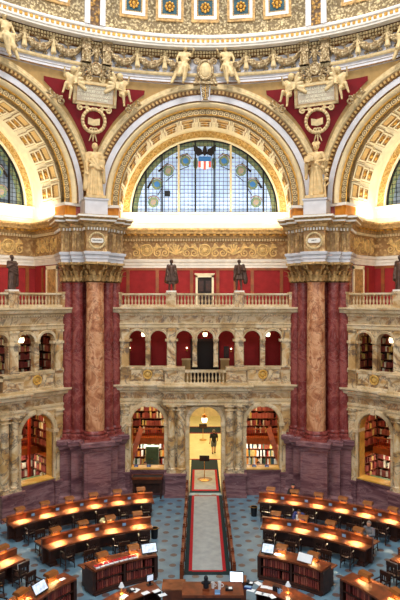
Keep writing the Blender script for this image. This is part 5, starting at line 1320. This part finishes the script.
def small_lamp(label, px, py):
    x, y, z = at(px, py, .92); t = thing('desk_lamp', label, 'lamp', (x, y, z)); m = MB(); m.lathe([(0, 0), (.07, 0), (.07, .02), (.015, .04), (.012, .2), (0, .2)], n=14); m.build('base', 'brass', t, True)
    m = MB(); m.lathe([(0, .36), (.03, .35), (.09, .22), (.085, .22), (.03, .335)], n=14); m.build('lamp_shade', 'paper', t, True); m = MB(); m.sphere((0, 0, .23), .035, 8, 6); m.build('bulb', 'bulb', t)
    l = bpy.data.lights.new('lamp_light', 'POINT'); l.energy = 6; l.color = (1, .75, .45); l.shadow_soft_size = .05; o = bpy.data.objects.new('lamp_light', l); COL.objects.link(o); o.parent = t; o.location = (0, 0, .18)
small_lamp('small lit lamp standing on the left counter', 121.5, 594); small_lamp('small lit lamp standing on the right counter', 288, 593)

# ------------------------------------------------------------------ cabinet, bins by the arches
t = thing('display_table', 'dark wooden display table with a glass top under the left ground floor arch', 'table', (-2.9, 13.75, 0))
m = MB(); m.box(-.74, .74, -.24, .24, .78, 1.06); m.build('case', 'dark_wood', t); m = MB(); m.box(-.7, .7, -.2, .2, 1.06, 1.075); m.build('glass_top', 'plastic_black', t); m = MB(); m.box(-.78, .78, -.27, -.23, .98, 1.1); m.box(-.78, .78, .23, .27, .98, 1.1); m.box(-.78, -.74, -.27, .27, .98, 1.1); m.box(.74, .78, -.27, .27, .98, 1.1); m.build('rim', 'mahogany', t)
for sx in (-1, 1):
    for sy in (-1, 1): m = MB(); m.box(sx*.68-.035, sx*.68+.035, sy*.19-.035, sy*.19+.035, 0, .78); m.build('leg', 'dark_wood', t)
m = MB(); m.box(-.68, .68, .1, .14, .2, .78); m.build('back_panel', 'dark_wood', t)
for r, tt, lab in ((9.15, 13.7, 'dark cylindrical bin at the carpet end of the inner left desk'), (11.55, -11.0, 'dark cylindrical bin at the carpet end of the outer right desk')):
    t = thing('waste_bin', lab, 'bin', pol(r, R(tt))); m = MB(); m.lathe([(0, 0), (.13, 0), (.16, .42), (.15, .42), (.13, .03), (0, .03)], n=18); m.build('bin_wall', 'plastic_black', t, True); m = MB(); m.torus((0, 0, .42), .155, .014, 'z', 18); m.build('rim', 'brass', t, True)

# ------------------------------------------------------------------ book alcoves seen through the ground floor arches
STUFF = MB(); SM = []
def case(label, loc, rz, w, d, h, zs, group, individual=None, seed=0):
    """open bookcase of height h with shelves at heights zs; loc is the middle of its back at the floor"""
    t = thing('bookcase', label, 'bookcase', loc, rz)
    m = MB()
    for s in (-1, 1): m.box(*sorted((s*w/2, s*(w/2-.05))), -d, 0, 0, h)
    m.box(-w/2, w/2, -.03, 0, 0, h); m.build('carcass', 'dark_wood', t)
    m = MB(); m.box(-w/2, w/2, -d-.03, 0, h-.08, h); m.build('cornice', 'gallery_wood', t)
    M = Matrix.Translation(loc) @ Matrix.Rotation(rz, 4, 'Z')
    for z in zs: m = MB(); m.box(-w/2+.05, w/2-.05, -d, -.03, z-.03, z); m.build('shelf', 'mahogany', t)
    rng = random.Random(seed); tops = zs[1:]+[h-.08]
    for z, z1 in zip(zs, tops):
        x = -w/2+.08
        while x < w/2-.14:
            th = rng.uniform(.07, .13); hh = (z1-z-.03)*rng.uniform(.62, .9)
            if rng.random() > .1:
                if individual and individual[0] <= x <= individual[1]:
                    o = link('shelved_book', rng.choice(BOOKME)); o.location = M @ V((x+th/2, -d+.1, z+.004)); o.rotation_euler.z = rz; o.scale = (th/.1*.9, 1, hh/.3)
                    tag(o, 'book on the lower shelves inside the %s ground floor arch' % individual[2], 'book', group)
                else: BULK.append((M, x, th, hh, z, d, rng.randrange(8)))
            x += th
    return t
BULK = []
BOOKME = []
for k in range(8): q = MB(); q.box(-.05, .05, -.07, .1, 0, .3); q.box(-.051, .051, -.075, -.069, .2, .24); BOOKME.append(q.mesh('shelved_book', 'book_cover_%d' % k))
ROOMS = [(0, -1, 'left'), (0, 1, 'right'), (A45, 1, 'left bay'), (-A45, -1, 'right bay')]
for ang, s, nm in ROOMS:
    c = 3.0*s
    def L(u, v, z): return bay(u, v, z, ang)
    ind = None
    if ang == 0: ind = (-1.15, 1.05, nm)
    case('lower bookcase of mixed books inside the %s ground floor arch' % nm, L(c, 17.98, .0), ang, 3.5, .36, 1.88, [.1, .55, 1.0, 1.45], 'lower shelf books, %s arch' % nm, ind, 3+int(ang*10)+s)
    case('upper bookcase of red and brown books inside the %s ground floor arch' % nm, L(c, 17.98, 2.24), ang, 3.5, .36, 2.5, [.1, .52, .94, 1.36, 1.78], 'upper books', None, 11+int(ang*10)+s)
    case('lower side bookcase inside the %s ground floor arch' % nm, L(s*4.86, 16.24, 0), ang-s*pi/2, 2.5, .36, 1.88, [.1, .55, 1.0, 1.45], 'side books', None, 21+s)
    case('upper side bookcase inside the %s ground floor arch' % nm, L(s*4.86, 16.24, 2.24), ang-s*pi/2, 2.5, .36, 2.5, [.1, .52, .94, 1.36, 1.78], 'side books', None, 31+s)
    g = thing('wooden_gallery', 'orange-brown wooden gallery with rails inside the %s ground floor arch' % nm, 'gallery', L(c, 17.0, 1.9), ang)
    xa, xb = sorted((-1.8*s, 1.44*s)); m = MB(); m.box(xa, xb, -.1, .55, .22, .3); m.build('deck', 'gallery_wood', g); m = MB(); m.box(xa, xb, -.14, -.06, 0, .34); m.build('fascia', 'gallery_wood', g)
    m = MB(); m.box(xa, xb, -.13, -.08, .8, .85); m.build('handrail', 'gallery_wood', g)
    m = MB()
    for k in range(32): m.cap((xa+.05+.1*k, -.1, .3), (xa+.05+.1*k, -.1, .82), .014, .014, 5)
    m.build('baluster_grille', 'red_post', g)
    m = MB(); a = V((s*.5, -.3, .95)); b = V((s*1.15, -.9, -1.1))
    if ang == 0: m.obox((a+b)/2, (b-a)/2, (0, .03, 0), (s*.12, 0, .08)); m.build('stair_stringer', 'gallery_wood', g)
    for q, x in enumerate((-.35, .9) if ang else ()):
        t = thing('alcove_post', 'red-brown post dividing the bookcases inside the %s arch, %s from the left' % (nm, ORD[q]), 'post', L(c+x, 16.74, 0), ang); m = MB(); m.box(-.06, .06, -.06, .06, 0, 4.7); m.build('shaft', 'red_post', t); m = MB(); m.box(-.09, .09, -.09, .09, 0, .15); m.box(-.09, .09, -.09, .09, 4.5, 4.7); m.build('cap', 'red_post', t)
    t = thing('reading_table', 'table with a green top inside the %s ground floor arch' % nm, 'table', L(c+(.25*s if ang == 0 else s*.7), 16.2, 0), ang)
    m = MB(); m.box(-.62, .62, -.3, .3, .8, .85); m.build('tabletop', 'green_top', t)
    for sx in (-1, 1):
        for sy in (-1, 1): m = MB(); m.box(sx*.55-.03, sx*.55+.03, sy*.24-.03, sy*.24+.03, 0, .8); m.build('leg', 'mahogany', t)
t = thing('filing_cabinet', 'sage green cabinet between the books inside the left ground floor arch', 'cabinet', (-2.95, 17.3, 0)); m = MB(); m.box(-.36, .36, -.2, .2, 0, 1.7); m.build('body', 'sage_panel', t)
m = MB(); m.box(-.32, .32, -.22, -.19, .95, 1.62); upper_door = m.build('upper_door', 'green_top', t); m = MB(); m.box(-.32, .32, -.22, -.19, .1, .86); lower_door = m.build('lower_door', 'sage_panel', t)
for q in (0, 1): m = MB(); m.box(-.05, .05, -.24, -.215, (.8, 1.0)[q], (.83, 1.03)[q]); m.build('handle', 'brass', (lower_door, upper_door)[q])
# tall bookcases in the middle galleries of the side bays
for ang, sd in ((A45, 'left'), (-A45, 'right')):
    s = 1 if ang > 0 else -1
    case('dark bookcase of red volumes in the middle gallery of the %s bay' % sd, bay(s*3.1, 16.98, 5.565, ang), ang, 3.4, .34, 3.2, [.1, .5, .9, 1.3, 1.7, 2.1, 2.5], 'gallery books', None, 51)
    case('dark end bookcase in the middle gallery of the %s bay' % sd, bay(s*4.86, 15.8, 5.565, ang), ang-s*pi/2, 1.5, .34, 3.2, [.1, .5, .9, 1.3, 1.7, 2.1, 2.5], 'gallery books', None, 61)
# the many books further back: one object
allv = []; allf = []; mi = []
for M, x, th, hh, z, d, k in BULK:
    q = MB(); q.box(x, x+th*.94, -d+.03, -d+.2, z+.004, z+hh); i = len(allv); allv += [tuple(M @ V(p)) for p in q.v]; allf += [tuple(i+a for a in f) for f in q.f]; mi += [k]*6
me = bpy.data.meshes.new('shelved_books'); me.from_pydata(allv, [], allf); me.update()
for k in range(8): me.materials.append(MATS['book_cover_%d' % k if k in (0, 3) else ('volume_red_%d' % (k % 5))])
me.polygons.foreach_set('material_index', mi)
o = tag(link('shelved_books', me), 'rows of red and brown books packed on the alcove and gallery shelves', 'books'); o['kind'] = 'stuff'

# ------------------------------------------------------------------ people
def seat_at(r, t): return pol(r, R(t))
S_ = 1.5
person('person in a black top and grey shorts walking away down the corridor', (.62, 21.9, .013), pi+.2, dict(JS, wL=(-.17, -.08, .52), wR=(.16, -.02, .47), aL=(-.06, -.07, .035), kL=(-.06, -.05, .27), aR=(.06, .06, .05), kR=(.06, .0, .27)), 1.56, 'cloth_black', 'cloth_grey', 'hair_grey', short=True)
for r, t, top, leg, hc, lg, Jx, lab, wood in (
    (12.72, -18.9, 'cloth_black', 'cloth_denim', 'hair_black', False, SIT, 'dark-haired person in black sitting behind the outer right desk', 1),
    (9.84, -23.2, 'cloth_blue', 'cloth_denim', 'hair_black', True, dict(SIT, head=(.01, -.06, .695)), 'dark-haired person in a blue cardigan and white scarf behind the inner right desk', 1),
    (9.84, -40.3, 'cloth_grey', 'cloth_denim', 'hair_grey', False, dict(SIT, kR=(-.02, -.25, .3), aR=(-.1, -.26, .04)), 'grey-haired person in a grey suit at the outer end of the inner right desk', 1),
    (9.84, 25.4, 'cloth_pale', 'cloth_denim', 'hair_grey', False, dict(SIT, head=(0, -.16, .6), neck=(0, -.09, .575), chest=(0, -.06, .48), sL=(-.11, -.07, .55), sR=(.11, -.07, .55)), 'person in a pale shirt bending over the inner left desk', 1)):
    p = person(lab, pol(r, R(t)), R(t), Jx, S_, top, leg, hc, lg)
    chair('wooden chair of the %s' % lab.split(' sitting')[0].split(' behind')[0].split(' at the')[0].split(' bending')[0], r+.16, R(t), R(t)+pi)
    if 'scarf' in lab: m = MB(); m.torus((0, -.03, .6), .055, .03, 'z', 14); m.cap((-.03, -.1, .58), (-.04, -.14, .38), .03, .035); m.cap((.03, -.1, .58), (.03, -.14, .42), .03, .03); scale(m, S_).build('scarf', 'cloth_white', p, True)
for x, lab in ((-3.2, 'person in dark clothes seated behind the left ground floor arch'), (2.85, 'person in dark clothes seated behind the right ground floor arch')):
    p = person(lab, (x, 15.75, 0), 0, SIT, S_, 'cloth_black', 'cloth_black', 'hair_black')
    o = chair('wooden chair of the %s' % lab.split(' seated')[0]+(' behind the left arch' if x < 0 else ' behind the right arch'), 1, 0, pi); o.location = (x, 15.92, 0)
    for q, dx in enumerate((-.34, .3)):
        t = thing('index_box', 'blue box on the sill, %s of the person in the %s arch' % ('left' if q == 0 else 'right', 'left' if x < 0 else 'right'), 'box', (x+dx, 14.45, 1.3)); m = MB(); m.box(-.1, .1, -.08, .08, 0, .13); m.build('box_body', 'plastic_blue', t); m = MB(); m.box(-.06, .06, -.086, -.078, .03, .1); m.build('box_card', 'pale_blue_card', t)
# ------------------------------------------------------------------ light
SC.view_settings.view_transform = 'Standard'; SC.view_settings.look = 'None'; SC.view_settings.gamma = 1; SC.view_settings.use_curve_mapping = False
SC.view_settings.exposure = 0
wd = bpy.data.worlds.new('world'); SC.world = wd; wd.use_nodes = True
wd.node_tree.nodes['Background'].inputs['Color'].default_value = (1, .97, .92, 1); wd.node_tree.nodes['Background'].inputs['Strength'].default_value = .31
def point(name, loc, power, col, r=.1):
    l = bpy.data.lights.new(name, 'POINT'); l.energy = power; l.color = col; l.shadow_soft_size = r
    o = bpy.data.objects.new(name, l); COL.objects.link(o); o.location = loc; return o
WARM = (1, .74, .42); SOFT = (1, .86, .66)
for ang in (0, A45, -A45):
    # strip lights standing on the cornice below the great windows
    area('cornice_light', bay(0, 16.4, Z_C1+.08, ang), (R(152), 0, ang), 8.6, 210, (1, .92, .76), sy=.25)
    for s in (-1, 1): area('cornice_light', bay(s*4.2, 16.2, Z_C1+.08, ang), (R(180), R(s*-10), ang), .25, 70, (1, .9, .72), sy=2.2)
    for s in (-1, 1):
        area('alcove_light', bay(s*2.9, 16.4, 4.5, ang), (0, 0, ang), 1.4, 70, WARM)
        area('under_gallery_light', bay(s*2.9, 17.2, 1.86, ang), (0, 0, ang), 2.6, 60, (1, .92, .78), sy=.3)
        point('middle_gallery_light', bay(s*2.9, 15.7, 8.7, ang), 16, (1, .8, .52))
        area('top_gallery_light', bay(s*2.4, 15.4, 11.3, ang), (R(60), 0, ang), 3.5, 26, SOFT, sy=.3)
    point('middle_gallery_light', bay(0, 15.7, 8.7, ang), 18, (1, .8, .52))
area('corridor_light', (0, 25, 5), (0, 0, 0), 4, 560, (1, .9, .6), sy=12)
area('corridor_light', (0, 16.5, 4.4), (0, 0, 0), 1.4, 100, (1, .74, .36))
# daylight through the great windows of the bays behind the visitors' gallery
for ang in (R(180), R(135), R(-135)):
    area('window_daylight', bay(0, 17.5, 17.0, ang), (R(-93), 0, ang), 7.5, 1250, (.97, .98, 1), sy=4)

# lamps on the walkway at the foot of the dome
for k in range(-4, 5): area('dome_walkway_light', pol(13.75, R(15)*k, 22.96), (R(160), 0, R(15)*k), 2.6, 20, (1, .92, .78), sy=.2)

# daylight falling through the lantern at the crown of the dome
area('dome_lantern_daylight', (0, 0, 37), (0, 0, 0), 9, 8200, (1, .97, .93), shape='DISK')
